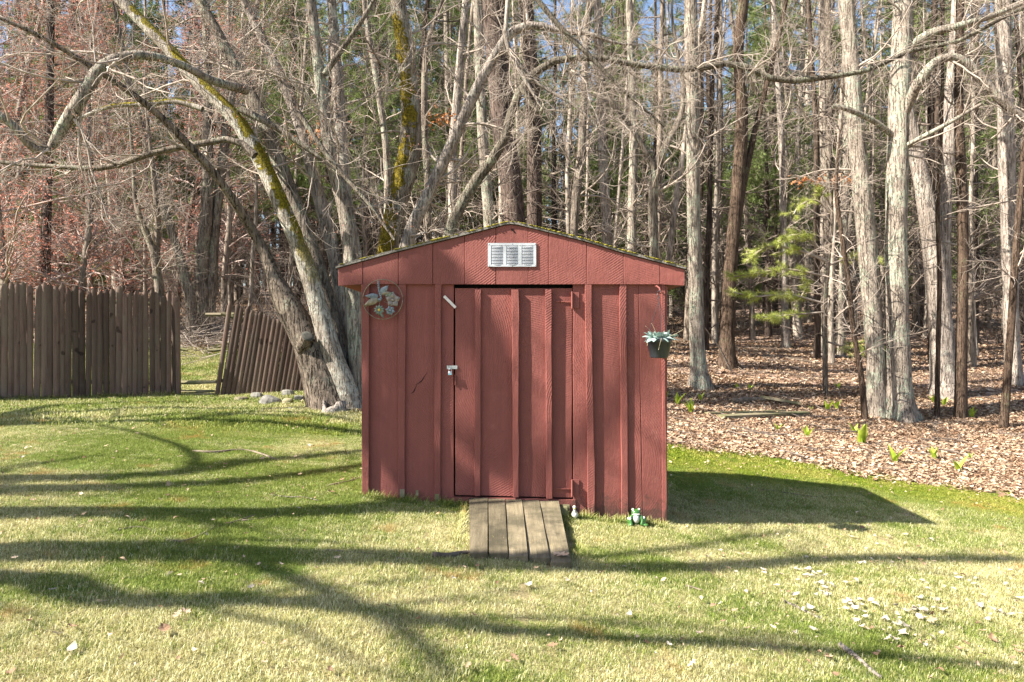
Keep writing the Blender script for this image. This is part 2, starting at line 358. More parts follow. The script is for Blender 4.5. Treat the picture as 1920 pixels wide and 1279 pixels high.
def litter_mat():
    g = Mat('leaf_litter'); r = g.rand()
    col = g.ramp(r, [(0.0, (0.15, 0.082, 0.045)), (0.2, (0.29, 0.185, 0.112)), (0.5, (0.40, 0.275, 0.178)), (0.8, (0.50, 0.375, 0.255)), (1.0, (0.64, 0.52, 0.385))])
    col = g.mix(g.math('MULTIPLY', g.noise(g.coord(), 16, 3), 0.3), col, (0.22, 0.13, 0.09))
    dark_blotch = g.ramp(g.noise(g.pos(), 1.1, 5, .7), [(.46, 0.0), (.68, .55)]); col = g.mix(dark_blotch, col, g.hsv(col, .49, 1.1, .5))  # broad noise patches of darker leaf colour
    return g.out(col, 0.9, None, 0.15, 0, 0.15)
M_LITTER = litter_mat()
def grass_mat():
    g = Mat('lawn_grass'); p = g.pos()
    r = g.n('ShaderNodeAttribute', attribute_name='rnd').outputs['Fac']; r2 = g.n('ShaderNodeAttribute', attribute_name='rnd2').outputs['Fac']
    st = g.n('ShaderNodeAttribute', attribute_name='straw', attribute_type='INSTANCER').outputs['Fac']; ms = g.n('ShaderNodeAttribute', attribute_name='moss', attribute_type='INSTANCER').outputs['Fac']
    n1 = g.noise(p, 7, 4, 0.65); n2 = g.noise(p, 1.7, 3, 0.6)
    green = g.ramp(r2, [(0.0, (0.058, 0.095, 0.013)), (0.5, (0.165, 0.222, 0.036)), (1.0, (0.37, 0.405, 0.10))])
    straw = g.ramp(r2, [(0.0, (0.18, 0.15, 0.05)), (0.4, (0.43, 0.395, 0.155)), (0.8, (0.68, 0.645, 0.34)), (1.0, (0.84, 0.80, 0.56))])
    moss = g.mix(g.ramp(n2, [(.35, 0.0), (.6, 1.0)]), g.ramp(r2, [(0.0, (0.085, 0.125, 0.008)), (0.5, (0.165, 0.22, 0.016)), (1.0, (0.30, 0.335, 0.035))]), g.ramp(r2, [(0.0, (0.15, 0.15, 0.02)), (0.5, (0.30, 0.29, 0.05)), (1.0, (0.50, 0.46, 0.14))]))
    k = g.math('ADD', st, g.math('ADD', g.math('MULTIPLY_ADD', n1, 1.9, -0.95), g.math('MULTIPLY_ADD', r, 0.9, -0.45)))
    col = g.mix(g.ramp(k, [(0.44, 0.0), (0.56, 1.0)]), green, straw)
    km = g.math('ADD', ms, g.math('ADD', g.math('MULTIPLY_ADD', n1, 1.2, -0.6), g.math('MULTIPLY_ADD', r, 0.5, -0.25)))
    col = g.mix(g.ramp(km, [(0.44, 0.0), (0.6, 1.0)]), col, moss)
    rust = g.ramp(n2, [(0.60, 0.0), (0.70, 0.7)])
    col = g.mix(g.math('MULTIPLY', rust, g.ramp(n1, [(0.4, 0.0), (0.55, 1.0)])), col, (0.40, 0.22, 0.06))
    return g.out(col, 0.7, None, 0.25, 0, 0.3)
M_GRASS = grass_mat()

# ------------------------------------------------------------------ the ground
ctrl = []
def cp(px, py, d): p = px2(px, py, d); ctrl.append((p[0], p[1], p[2]))
for a in ((680, 930, 5.67), (1250, 985, 5.67), (0, 750, 10.9), (330, 742, 12.0), (632, 766, 10.5), (370, 740, 12.3), (370, 657, 16), (370, 603, 19.5), (370, 570, 25),
          (1752, 998, 6.25), (1633, 935, 7.3), (1312, 728, 14), (1366, 688, 16), (1690, 787, 13), (1775, 743, 15), (1880, 803, 12.5), (1470, 650, 21), (1900, 720, 16.3), (1920, 940, 7.7)): cp(*a)
ctrl += [(-2, 2.6, .15), (2, 2.6, -.2), (0, 0, 0), (-6, 1, .4), (6, 1, -.6), (-12, 6, .7), (10, 7, -.55), (-4, 7, .3), (-14, 20, 1.7), (-14, 12, .8), (14, 14, .0), (12, 24, 1.5), (0, 16, .8), (0, 28, 2.0),
         (-20, 40, 4.0), (20, 40, 3.0), (0, 45, 3.2), (-50, 60, 6), (50, 60, 5), (0, 75, 6), (-80, 140, 12), (80, 140, 12), (0, 140, 12), (-60, 0, 2), (60, 0, -2), (-40, -20, 0), (40, -20, -1), (0, -10, 0), (0, 10, .22)]
ctrl = np.array(ctrl)
def tps_k(r2): return 0.5 * r2 * np.log(r2 + 1e-9)
def tps_fit(C, lam=0.02):
    n = len(C); d2 = ((C[:, None, :2] - C[None, :, :2])**2).sum(-1)
    K = tps_k(d2) + lam * np.eye(n); Pm = np.c_[np.ones(n), C[:, :2]]
    A = np.block([[K, Pm], [Pm.T, np.zeros((3, 3))]])
    return np.linalg.solve(A, np.r_[C[:, 2], 0, 0, 0])
TW = tps_fit(ctrl)
def gz(x, y):
    x = np.asarray(x, float); y = np.asarray(y, float); sh = np.broadcast(x, y).shape
    X = np.broadcast_to(x, sh).ravel(); Y = np.broadcast_to(y, sh).ravel(); o = np.zeros(len(X))
    for s in range(0, len(X), 40000):
        a, b = X[s:s+40000], Y[s:s+40000]
        d2 = (a[:, None] - ctrl[None, :, 0])**2 + (b[:, None] - ctrl[None, :, 1])**2
        o[s:s+40000] = tps_k(d2) @ TW[:-3] + TW[-3] + TW[-2]*a + TW[-1]*b
    o = o + 0.05 * (fbm(N1, X * 0.8 + 100, Y * 0.8 + 100) - 0.5) * np.clip(np.abs(Y - 5.6) - 0.2, 0.25, 1) + 0.25 * (N2(X*0.13+50, Y*0.13+50) - 0.5) * np.clip((Y - 14) / 12, 0, 1)
    return o.reshape(sh) if sh else float(o[0])
def ground_hit(px, py, dmax=60):
    d = np.linspace(1.5, dmax, 3000); X = (px - CX) / FPX * d; Z = CAMZ - (py - CY) / FPX * d
    g = gz(X, d); k = np.argmax(Z < g); dd = d[k] if (Z < g).any() else dmax
    x = (px - CX) / FPX * dd
    return np.array([x, dd, float(gz(x, dd))])
EDGE_X = [-60, -3.9, -3.3, -2.5, -1.2, 0, 1.96, 3.55, 5.5, 8, 12, 60]
EDGE_Y = [16.4, 16.2, 11.2, 10.3, 9.9, 9.5, 9.05, 8.85, 7.75, 6.3, 3, 3]
def lawn_mask(x, y):
    e = np.interp(x, EDGE_X, EDGE_Y) + 0.9 * (fbm(N3, x * 1.3 + 90, y * 1.3 + 90) - 0.5)
    return np.clip((e - y) / 0.5 + 0.5, 0, 1)
def straw_f(x, y):
    f = fbm(N2, x * 0.55 + 40, y * 0.8 + 40) + 0.35 * (N1(x * 2.3 + 9, y * 3.0 + 9) - 0.5)
    base = np.interp(y, [2, 3.6, 4.6, 5.6, 6.4, 8, 11, 14], [.70, .64, .54, .46, .40, .36, .34, .34])
    return np.clip(base + 1.7 * (f - 0.5), 0.03, 0.97)
def moss_f(x, y):
    e = np.interp(x, EDGE_X, EDGE_Y)
    near = np.clip(1 - (e - y) / 2.3, 0, 1) * (x > 0.6) + 0.45 * np.clip(1 - ((x + 3.0)**2 / 4 + (y - 8.6)**2 / 2.5), 0, 1) + 0.6 * np.exp(-((x - 0.8)**2 + (y - 5.3)**2) / 0.12)
    return np.clip(near * (0.45 + 1.1 * fbm(N1, x * 1.1 + 3, y * 1.1 + 3)), 0, 1)

def graded(a, b, lo, hi, step, g=1.16):
    xs = list(np.arange(lo, hi + 1e-6, step)); s = step
    while xs[-1] < b: s *= g; xs.append(xs[-1] + s)
    s = step
    while xs[0] > a: s *= g; xs.insert(0, xs[0] - s)
    return np.array(xs)
gx = graded(-110, 110, -9, 9, 0.10); gy = graded(-30, 170, 2, 14, 0.10)
GX, GY = np.meshgrid(gx, gy, indexing='ij'); GZ = gz(GX, GY)
nx, ny = GX.shape
ii, jj = np.meshgrid(np.arange(nx - 1), np.arange(ny - 1), indexing='ij')
Qg = np.stack([ii*ny+jj, (ii+1)*ny+jj, (ii+1)*ny+jj+1, ii*ny+jj+1], -1).reshape(-1, 4)
me = mesh_np('ground', np.stack([GX, GY, GZ], -1), quads=Qg, smooth=True)
for nm, arr in (('lawn', lawn_mask(GX, GY)), ('straw', straw_f(GX, GY)), ('moss', moss_f(GX, GY))):
    at = me.attributes.new(nm, 'FLOAT', 'POINT'); at.data.foreach_set('value', arr.ravel().astype(np.float32))
def ground_mat():
    g = Mat('lawn_and_leaf_litter'); p = g.pos()
    at = lambda n: g.n('ShaderNodeAttribute', attribute_name=n).outputs['Fac']
    fine = g.noise(p, 90, 4, 0.7); mid = g.noise(p, 14, 5, 0.7)
    straw = g.ramp(fine, [(0.3, (0.13, 0.10, 0.045)), (0.7, (0.40, 0.34, 0.17))])
    green = g.ramp(fine, [(0.3, (0.055, 0.085, 0.016)), (0.7, (0.16, 0.205, 0.04))])
    moss = g.ramp(fine, [(0.3, (0.055, 0.085, 0.008)), (0.7, (0.14, 0.18, 0.018))])
    dirt = g.ramp(fine, [(0.3, (0.12, 0.075, 0.045)), (0.7, (0.27, 0.17, 0.10))])
    k = g.ramp(g.math('ADD', at('straw'), g.math('MULTIPLY_ADD', mid, 0.8, -0.4)), [(0.38, 0.0), (0.62, 1.0)])
    lawn = g.mix(k, green, straw)
    mk = g.ramp(g.math('ADD', at('moss'), g.math('MULTIPLY_ADD', mid, 0.8, -0.4)), [(0.4, 0.0), (0.65, 1.0)])
    lawn = g.mix(mk, lawn, moss)
    rust = g.ramp(g.noise(p, 1.15, 4, 0.65), [(0.66, 0.0), (0.74, 0.6)])
    lawn = g.mix(rust, lawn, dirt)
    vor = g.n('ShaderNodeTexVoronoi', {'Vector': p, 'Scale': 14.0, 'Randomness': 1.0})
    lit = g.ramp(g.n('ShaderNodeSeparateColor', {0: vor.outputs['Color']}).outputs[0], [(0.0, (0.15, 0.085, 0.055)), (0.35, (0.32, 0.21, 0.145)), (0.7, (0.46, 0.33, 0.25)), (1.0, (0.60, 0.47, 0.38))])
    lit = g.mix(g.math('MULTIPLY', g.ramp(vor.outputs['Distance'], [(0.3, 0.0), (0.75, 1.0)]), 0.6), lit, (0.09, 0.055, 0.035))
    m = g.ramp(g.math('ADD', at('lawn'), g.math('MULTIPLY_ADD', mid, 0.7, -0.35)), [(0.42, 0.0), (0.58, 1.0)])
    col = g.mix(m, lit, lawn)
    h = g.math('ADD', fine, mid)
    return g.out(col, 0.95, g.bump(h, 0.8, 0.02), 0.1)
ground = obj('ground', me, ground_mat()); tag(ground, kind='structure', label='gently sloping lawn and leaf strewn woodland floor')

# ------------------------------------------------------------------ scatter (geometry nodes) for grass and litter
def scatter(name, pts, rot, scl, var, sources, label, cat, extra=None, spin=None):
    me = bpy.data.meshes.new(name); me.vertices.add(len(pts)); me.vertices.foreach_set('co', np.asarray(pts, np.float32).ravel())
    a = me.attributes.new('rot', 'FLOAT_VECTOR', 'POINT'); a.data.foreach_set('vector', np.asarray(rot, np.float32).ravel())
    a = me.attributes.new('scl', 'FLOAT', 'POINT'); a.data.foreach_set('value', np.asarray(scl, np.float32))
    a = me.attributes.new('var', 'INT', 'POINT'); a.data.foreach_set('value', np.asarray(var, np.int32))
    for nm_, arr_ in (extra or {}).items(): a = me.attributes.new(nm_, 'FLOAT', 'POINT'); a.data.foreach_set('value', np.asarray(arr_, np.float32))
    o = obj(name, me); tag(o, label, cat, kind='stuff')
    ng = bpy.data.node_groups.new(name + '_scatter', 'GeometryNodeTree')
    ng.interface.new_socket('Geometry', in_out='INPUT', socket_type='NodeSocketGeometry')
    ng.interface.new_socket('Geometry', in_out='OUTPUT', socket_type='NodeSocketGeometry')
    N, L = ng.nodes, ng.links
    gi = N.new('NodeGroupInput'); go = N.new('NodeGroupOutput'); jn = N.new('GeometryNodeJoinGeometry')
    def attr(nm, t):
        n = N.new('GeometryNodeInputNamedAttribute'); n.data_type = t; n.inputs['Name'].default_value = nm; return n.outputs['Attribute']
    ar, asc, av = attr('rot', 'FLOAT_VECTOR'), attr('scl', 'FLOAT'), attr('var', 'INT')
    for k, s in enumerate(sources):
        cmpn = N.new('FunctionNodeCompare'); cmpn.data_type = 'INT'; cmpn.operation = 'EQUAL'
        L.new(av, cmpn.inputs[2]); cmpn.inputs[3].default_value = k
        oi = N.new('GeometryNodeObjectInfo'); oi.inputs['Object'].default_value = s; oi.inputs['As Instance'].default_value = True
        ip = N.new('GeometryNodeInstanceOnPoints')
        L.new(gi.outputs[0], ip.inputs['Points']); L.new(cmpn.outputs[0], ip.inputs['Selection']); L.new(oi.outputs['Geometry'], ip.inputs['Instance'])
        L.new(ar, ip.inputs['Rotation']); L.new(asc, ip.inputs['Scale']); L.new(ip.outputs[0], jn.inputs[0])
    L.new(jn.outputs[0], go.inputs[0])
    md = o.modifiers.new('scatter', 'NODES'); md.node_group = ng
    return o

def src(name, me, m): me.materials.append(m); return bpy.data.objects.new(name, me)

def patch_mesh(name, size, n, h, w, flat, rg):
    """a square of bent two-segment blades, part upright, part lying"""
    b = np.c_[rg.uniform(-.5, .5, (n, 2)) * size, np.zeros(n)]; cl = rg.integers(0, max(8, n // 9), n)
    cc = rg.uniform(-.5, .5, (max(8, n // 9), 2)) * size; k = rg.random(n) < .35
    b[k, :2] = cc[cl[k]] + rg.normal(0, .008 + size * .02, (k.sum(), 2))
    az = rg.uniform(0, 2*np.pi, n); hh = h * rg.uniform(0.45, 1.35, n); le = np.where(rg.random(n) < flat, rg.uniform(1.6, 4.5, n), rg.uniform(.15, 1.1, n))
    d = np.stack([np.cos(az), np.sin(az), np.zeros(n)], 1); a2 = az + rg.normal(0, .6, n); sd = np.stack([-np.sin(a2), np.cos(a2), np.zeros(n)], 1) * (w * rg.uniform(.6, 1.3, n))[:, None] / 2
    nl = np.sqrt(1 + le**2)
    L1 = b + d * (le * hh / nl * 0.4)[:, None]; L1[:, 2] = hh * 0.62 / nl + .002
    L2 = b + d * (le * hh / nl)[:, None]; L2[:, 2] = hh / nl * .93 + .002
    b0 = b.copy(); b0[:, 2] = -0.008
    V = np.stack([b0 - sd, b0 + sd, L1 + sd * .8, L1 - sd * .8, L2], 1).reshape(-1, 3)
    k = np.arange(n)[:, None] * 5
    me = mesh_np(name, V, quads=k + np.array([0, 1, 2, 3]), tris=k + np.array([3, 2, 4]))
    for nm, arr in (('rnd', rg.random(n)), ('rnd2', rg.random(n))): at = me.attributes.new(nm, 'FLOAT', 'POINT'); at.data.foreach_set('value', np.repeat(arr, 5).astype(np.float32))
    return me
rg = np.random.default_rng(11)
tufts = []
for i in range(6): tufts.append(src('patch_near', patch_mesh('patch_near', .26, 2100, .024, .0019, .62, rg), M_GRASS))
for i in range(2): tufts.append(src('patch_moss', patch_mesh('patch_moss', .26, 1300, .014, .0042, .3, rg), M_GRASS))
for i in range(3): tufts.append(src('patch_far', patch_mesh('patch_far', .52, 1500, .045, .0062, .4, rg), M_GRASS))
tufts.append(src('patch_far_moss', patch_mesh('patch_far_moss', .52, 1500, .020, .008, .3, rg), M_GRASS))
tufts.append(src('tuft_long', patch_mesh('tuft_long', .07, 30, .075, .0042, .1, rg), M_GRASS))
SHED = dict(x0=-1.15, x1=1.2, y0=5.75, y1=6.75)
XS, YS, VS, SS = [], [], [], []
for lo, hi, c, far in ((2.1, 8.5, .2, 0), (8.5, 16.8, .4, 1)):
    X, Y = np.meshgrid(np.arange(-.76 * hi - .6, .76 * hi + .6, c), np.arange(lo, hi, c), indexing='ij'); X, Y = X.ravel(), Y.ravel()
    X = X + rg.uniform(-.3, .3, len(X)) * c; Y = Y + rg.uniform(-.3, .3, len(Y)) * c
    k = (np.abs(X) < .74 * Y + .7); X, Y = X[k], Y[k]
    m = moss_f(X, Y) > .55
    v = np.where(m, 6 + rg.integers(0, 2, len(X)), rg.integers(0, 6, len(X))) if not far else np.where(m, 11, 8 + rg.integers(0, 3, len(X)))
    XS.append(X); YS.append(Y); VS.append(v); SS.append((.68 + .62 * fbm(N1, X * 1.9 + 20, Y * 1.9 + 20)) * rg.uniform(.85, 1.15, len(X)))
x, y, var, sc = map(np.concatenate, (XS, YS, VS, SS))
ok = (rg.random(len(x)) < np.clip(lawn_mask(x, y - .05) * 1.2, 0, 1)) & ~((x > SHED['x0']) & (x < SHED['x1']) & (y > SHED['y0']) & (y < SHED['y1'])) & ~((x > -.29) & (x < .40) & (y > 4.72) & (y < 5.72))
x, y, var, sc = x[ok], y[ok], var[ok], sc[ok]
# longer tufts where the mower does not reach: along the shed, the ramp, the fence foot and the trunk
ex, ey, es = [], [], []
for k in range(190): ex.append(rg.uniform(-1.2, 1.25)); ey.append(5.62 - abs(rg.normal(0, .025))); es.append(rg.uniform(.45, 1.05))
for k in range(60): ex.append(-.355 - abs(rg.normal(0, .02))); ey.append(rg.uniform(4.65, 5.55)); es.append(rg.uniform(.4, .8))
for k in range(60): t = rg.random(); ex.append(.37 + .07 * t + abs(rg.normal(0, .025))); ey.append(5.6 - t); es.append(rg.uniform(.4, .8))
for k in range(60): ex.append(rg.uniform(-.33, .45)); ey.append(4.66 - .13 * ex[-1] - abs(rg.normal(0, .04))); es.append(rg.uniform(.4, .75))
for k in range(150): t = rg.random(); ex.append(-8.6 + 3.0 * t); ey.append(10.45 + 1.5 * t - abs(rg.normal(0, .06))); es.append(rg.uniform(.8, 1.6))
ex, ey, es = map(np.array, (ex, ey, es))
x = np.r_[x, ex]; y = np.r_[y, ey]; var = np.r_[var, np.full(len(ex), 12)]; sc = np.r_[sc, es]
slx = (gz(x, y + .1) - gz(x, y - .1)) / .2; sly = (gz(x + .1, y) - gz(x - .1, y)) / .2
rot = np.stack([np.arctan(slx), -np.arctan(sly), np.zeros(len(x))], 1)
go_ = scatter('grass', np.stack([x, y, gz(x, y)], 1), rot, sc, var, tufts, 'short spring grass, green and straw coloured, over the lawn', 'grass', {'straw': straw_f(x, y), 'moss': moss_f(x, y)})
N_GRASS = len(x)

def leaf_mesh(name, L, W, curl, fold, rg, lobes=0, n=6):
    t = np.linspace(0, 1, n + 1); w = W * np.sin(np.pi * t**0.8)**0.8 * (1 + rg.normal(0, .12, n + 1)); w[0] = W*.06; w[-1] = 0.002
    if lobes: w = w * (1 + 0.55 * np.cos(np.arange(n + 1) * np.pi)) * 0.8; w[0] = .003; w[-1] = .004
    x = L * (t - .5); z = curl * (t - .5)**2 * L * 4
    V = []
    for k in range(n + 1):
        j = rg.normal(0, .04 * L, 2) * .5
        V += [(x[k], w[k], z[k] + fold * w[k] + j[0]), (x[k], 0, z[k]), (x[k], -w[k], z[k] + fold * w[k] + j[1])]
    V = np.array(V); V[:, 2] -= V[:, 2].min() - .002
    Q = []
    for k in range(n): Q += [(3*k, 3*k+1, 3*k+4, 3*k+3), (3*k+1, 3*k+2, 3*k+5, 3*k+4)]
    return mesh_np(name, V, quads=Q)
lv = [src('litter_leaf', leaf_mesh('litter_leaf', .054 * s, .016 * s, c * .7, f * .7, rg, lo, n), M_LITTER) for s, c, f, lo, n in
      ((1, .3, .3, 0, 4), (1.1, -.2, .6, 0, 4), (1.2, .15, .2, 1, 7), (.9, .5, .8, 0, 4), (1.35, .05, .1, 1, 7))]
XS, YS = [], []
for lo, hi, dens, spread in ((3.5, 10.5, 950, 1), (10.5, 15, 620, 1), (15, 22, 200, 1), (22, 36, 45, 1)):
    n = int(dens * (hi - lo) * 2 * (0.78 * hi + 0.5)); x, y = rg.uniform(-1, 1, n) * (0.78 * hi + .5), rg.uniform(lo, hi, n)
    k = np.abs(x) < .75 * y + .8; XS.append(x[k]); YS.append(y[k])
x, y = np.concatenate(XS), np.concatenate(YS)
k = rg.random(len(x)) < (1 - lawn_mask(x, y)); x, y = x[k], y[k]
# strays on the lawn: thin everywhere, thicker on the right and near the edge of the wood
n = 26000; lx, ly = rg.uniform(-8, 6.5, n), rg.uniform(2.4, 12, n)
p = 0.16 + 0.40 * np.clip((lx - .6) / 1.5, 0, 1) * np.clip((6.3 - ly) / 2, 0, 1) + .6 * np.clip(1 - (np.interp(lx, EDGE_X, EDGE_Y) - ly) / 1.6, 0, 1)
k = (rg.random(n) < p * fbm(N3, lx * 1.1, ly * 1.1) * 1.6) & ~((lx > -1.3) & (lx < 1.35) & (ly > 4.4) & (ly < 6.95)); lx, ly = lx[k], ly[k]
scl = np.r_[rg.uniform(.7, 1.35, len(x)) * np.interp(y, [8, 30], [1, 1.9]), .18 + .55 * rg.random(len(lx))**2]
zz = np.r_[gz(x, y) + rg.uniform(0, .03, len(x)), gz(lx, ly) + .024 + .012 * rg.random(len(lx))]
x, y = np.r_[x, lx], np.r_[y, ly]
rot = np.stack([rg.normal(0, .33, len(x)), rg.normal(0, .33, len(x)), rg.uniform(0, 6.28, len(x))], 1)
scatter('leaf_litter', np.stack([x, y, zz], 1), rot, scl, rg.integers(0, 5, len(x)), lv, 'tan and brown fallen leaves carpeting the woodland floor', 'leaf litter')
N_LEAF = len(x)

# ------------------------------------------------------------------ the shed
YF = 5.67; SP = FPX / YF
sx = lambda px: (px - CX) / SP
sz = lambda py: CAMZ - (py - CY) / SP
def plank_mesh(name, xt, xb, zt, zb, th, seg=6, wob=.0012, rg=rg):
    """a rough sawn upright board: xt/xb = (left, right) at top and bottom; zt/zb = top and bottom heights at left and right; front at y=0"""
    V = []
    for k in range(seg + 1):
        t = k / seg
        l = xb[0] + (xt[0] - xb[0]) * t; r = xb[1] + (xt[1] - xb[1]) * t
        zl = zb[0] + (zt[0] - zb[0]) * t; zr = zb[1] + (zt[1] - zb[1]) * t
        j = rg.normal(0, wob, 4); c = .003
        V += [(l + j[0], c, zl), (l + c + j[0], j[2], zl), (r - c + j[1], j[3], zr), (r + j[1], c, zr), (r + j[1], th, zr), (l + j[0], th, zl)]
    F = []
    for k in range(seg):
        for i in range(6): F.append((k*6+i, k*6+(i+1) % 6, (k+1)*6+(i+1) % 6, (k+1)*6+i))
    F += [tuple(range(6))[::-1], tuple(seg*6 + i for i in range(6))]
    me = bpy.data.meshes.new(name); me.from_pydata(V, [], F); me.update(); return me
def plank(name, parent, xt, xb, zt, zb, y, th, m=M_RED, seg=6, wob=.0012):
    if np.isscalar(zt): zt = (zt, zt)
    if np.isscalar(zb): zb = (zb, zb)
    cx = (xb[0] + xb[1]) / 2; cz = min(zb)
    me = plank_mesh(name, (xt[0]-cx, xt[1]-cx), (xb[0]-cx, xb[1]-cx), (zt[0]-cz, zt[1]-cz), (zb[0]-cz, zb[1]-cz), th, seg, wob)
    return obj(name, me, m, parent, (cx, y + rg.normal(0, .0008), cz))

shed = thing('garden_shed', 'small red board and batten garden shed standing on the lawn', 'shed')
zE = sz(533.5)                                            # underside of the gable boards
D = 1.15                                                  # depth of the shed
gbase = lambda xx: float(gz(xx, YF)) - .06
# front wall: boards, then battens over the joints
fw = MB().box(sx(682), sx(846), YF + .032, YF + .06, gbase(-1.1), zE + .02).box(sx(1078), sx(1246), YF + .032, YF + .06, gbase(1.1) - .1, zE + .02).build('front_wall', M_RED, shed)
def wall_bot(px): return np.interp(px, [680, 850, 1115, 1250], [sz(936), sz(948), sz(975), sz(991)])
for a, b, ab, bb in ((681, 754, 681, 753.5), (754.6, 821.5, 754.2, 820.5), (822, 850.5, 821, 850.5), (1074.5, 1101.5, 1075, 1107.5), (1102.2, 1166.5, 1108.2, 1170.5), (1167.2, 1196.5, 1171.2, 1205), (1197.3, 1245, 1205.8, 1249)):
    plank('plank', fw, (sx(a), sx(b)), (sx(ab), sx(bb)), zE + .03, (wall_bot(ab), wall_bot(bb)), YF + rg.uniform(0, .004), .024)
for a, b, ab, bb, th in ((679, 693.5, 680, 692.5, .034), (748, 761.5, 747, 759.5, .026), (816, 828, 815, 826, .026), (1096, 1108.5, 1102, 1115, .028), (1161, 1173.5, 1165, 1177.5, .026), (1240, 1246, 1242.5, 1250, .014)):
    plank('batten', fw, (sx(a), sx(b)), (sx(ab), sx(bb)), zE - .0015, (wall_bot(ab) - .01, wall_bot(bb) - .01), YF - th, th - .0015, seg=8, wob=.0016)
for a, b, y0, y1 in ((779, 801, 722, 698), (770, 781, 738, 722), ):   # a split in the second board
    c = MB().tube([(sx(a), YF - .0005, sz(y0)), (sx((a+b)/2), YF - .001, sz((y0+y1)/2 + 5)), (sx(b), YF - .0005, sz(y1))], [.0008, .0035, .0008], 5).build('crack', M_DARK, fw)
# header and sill of the doorway, darkness behind the gaps
MB().box(sx(846), sx(1080), YF + .075, YF + .10, sz(955), zE + .1).build('doorway_backing', M_DARK, shed)
plank('door_sill', shed, (sx(842), sx(1079)), (sx(842), sx(1079)), (sz(931.5), sz(937)), (sz(947), sz(960)), YF - .012, .06, seg=1)
# door
dz0 = (sz(928), sz(933.5)); dzt = sz(540.5)
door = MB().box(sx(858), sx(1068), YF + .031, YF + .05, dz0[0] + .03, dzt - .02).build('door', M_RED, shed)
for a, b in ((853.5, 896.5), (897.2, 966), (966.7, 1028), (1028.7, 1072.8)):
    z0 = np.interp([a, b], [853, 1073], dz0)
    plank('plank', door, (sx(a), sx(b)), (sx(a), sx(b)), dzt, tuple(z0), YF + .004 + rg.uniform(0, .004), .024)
for a, b, ab, bb, th in ((891, 902, 889.5, 900.5, .026), (960, 972.5, 961.5, 972, .034), (1022, 1034, 1024, 1035, .034)):
    z0 = np.interp([ab, bb], [853, 1073], dz0)
    plank('batten', door, (sx(a), sx(b)), (sx(ab), sx(bb)), dzt - .012, tuple(z0 + rg.uniform(-.008, .004)), YF + .003 - th, th, seg=8, wob=.0018)
for zc in (563, 914):                                     # hinges: upright plate standing off the jamb, strap on the door
    h = MB().box(sx(1071.5), sx(1085.5), YF - .010, YF - .002, sz(zc + 15), sz(zc - 15)).box(sx(1070.5), sx(1073.8), YF - .036, YF - .010, sz(zc + 15), sz(zc - 15))
    h.box(sx(1043), sx(1070.5), YF - .004, YF + .003, sz(zc + 3.5), sz(zc + 1.0)).tube([(sx(1072), YF - .036, sz(zc + 16)), (sx(1072), YF - .036, sz(zc - 16))], .006, 8)
    h.build('hinge', M_RED, door)
hs = MB().box(sx(846), sx(857.5), YF - .006, YF - .002, sz(692), sz(685.5)); hs.tube([(sx(841.5), YF - .003, sz(692)), (sx(841.5), YF - .028, sz(691)), (sx(841.5), YF - .028, sz(687)), (sx(841.5), YF - .003, sz(686))], .004, 6)
hs.box(sx(838), sx(846), YF - .010, YF - .006, sz(692), sz(685.5)); hs.build('hasp', M_STEEL, door)
MB().box(sx(852.5), sx(854.8), YF - .012, YF + .006, sz(722), sz(703)).build('pull_strip', M_RED, door)
Mt = Matrix.Translation((sx(844), YF - .022, sz(566.5))) @ Matrix.Rotation(math.radians(45), 4, 'Y')
MB().box(-.064, .064, -.007, .007, -.0105, .0105, Mt).box(-.040, -.034, -.010, -.007, -.003, .003, Mt).box(-.003, .003, .007, .022, -.003, .003, Mt).build('turn_button', plain('pale_latch_wood', (.52, .47, .43), (.66, .61, .57), 30), shed)
# gable boards cut to the roof slope
roofline = lambda px: np.interp(px, [632, 745, 872, 925, 945, 958, 972, 990, 1098, 1167, 1284], [503.5, 472.5, 441.5, 428, 422.5, 420.8, 422.5, 426.5, 453.5, 474.5, 505])
gb = MB().add([(sx(p), yy, sz(q)) for yy in (YF + .012, YF + .03) for p, q in ((684, 532), (1244, 532), (1244, 500), (958, 430), (684, 500))],
              [(4, 3, 2, 1, 0), (5, 6, 7, 8, 9), (0, 1, 6, 5), (1, 2, 7, 6), (2, 3, 8, 7), (3, 4, 9, 8), (4, 0, 5, 9)]).build('gable', M_RED, shed)
edges = [635.5, 681.5, 748, 812, 871.5, 930, 990, 1028, 1099, 1168, 1236, 1282.5]
for a, b in zip(edges[:-1], edges[1:]):
    a += .35; b -= .35
    if a < 958 < b:
        cx = sx(958); V = []
        for yy in (0, .026): V += [(sx(a)-cx, yy, sz(533.5)-zE), (sx(b)-cx, yy, sz(533.5)-zE), (sx(b)-cx, yy, sz(roofline(b)+2)-zE), (sx(970)-cx, yy, sz(roofline(970)+2)-zE), (0, yy, sz(roofline(958)+2)-zE), (sx(946)-cx, yy, sz(roofline(946)+2)-zE), (sx(a)-cx, yy, sz(roofline(a)+2)-zE)]
        m = bpy.data.meshes.new('plank'); m.from_pydata(V, [], [(6, 5, 4, 3, 2, 1, 0)[::-1], (7, 8, 9, 10, 11, 12, 13)[::-1]] + [(i, 7+i, 7+(i+1) % 7, (i+1) % 7) for i in range(7)]); m.update()
        obj('plank', m, M_RED, gb, (cx, YF - .028, zE))
    else:
        low = (zE - (.012 if a < 660 else 0), zE - (.010 if b > 1250 else 0))
        plank('plank', gb, (sx(a), sx(b)), (sx(a), sx(b)), (sz(roofline(a) + 2), sz(roofline(b) + 2)), low, YF - .028 + rg.uniform(-.002, .001), .026, seg=2, wob=.0006)
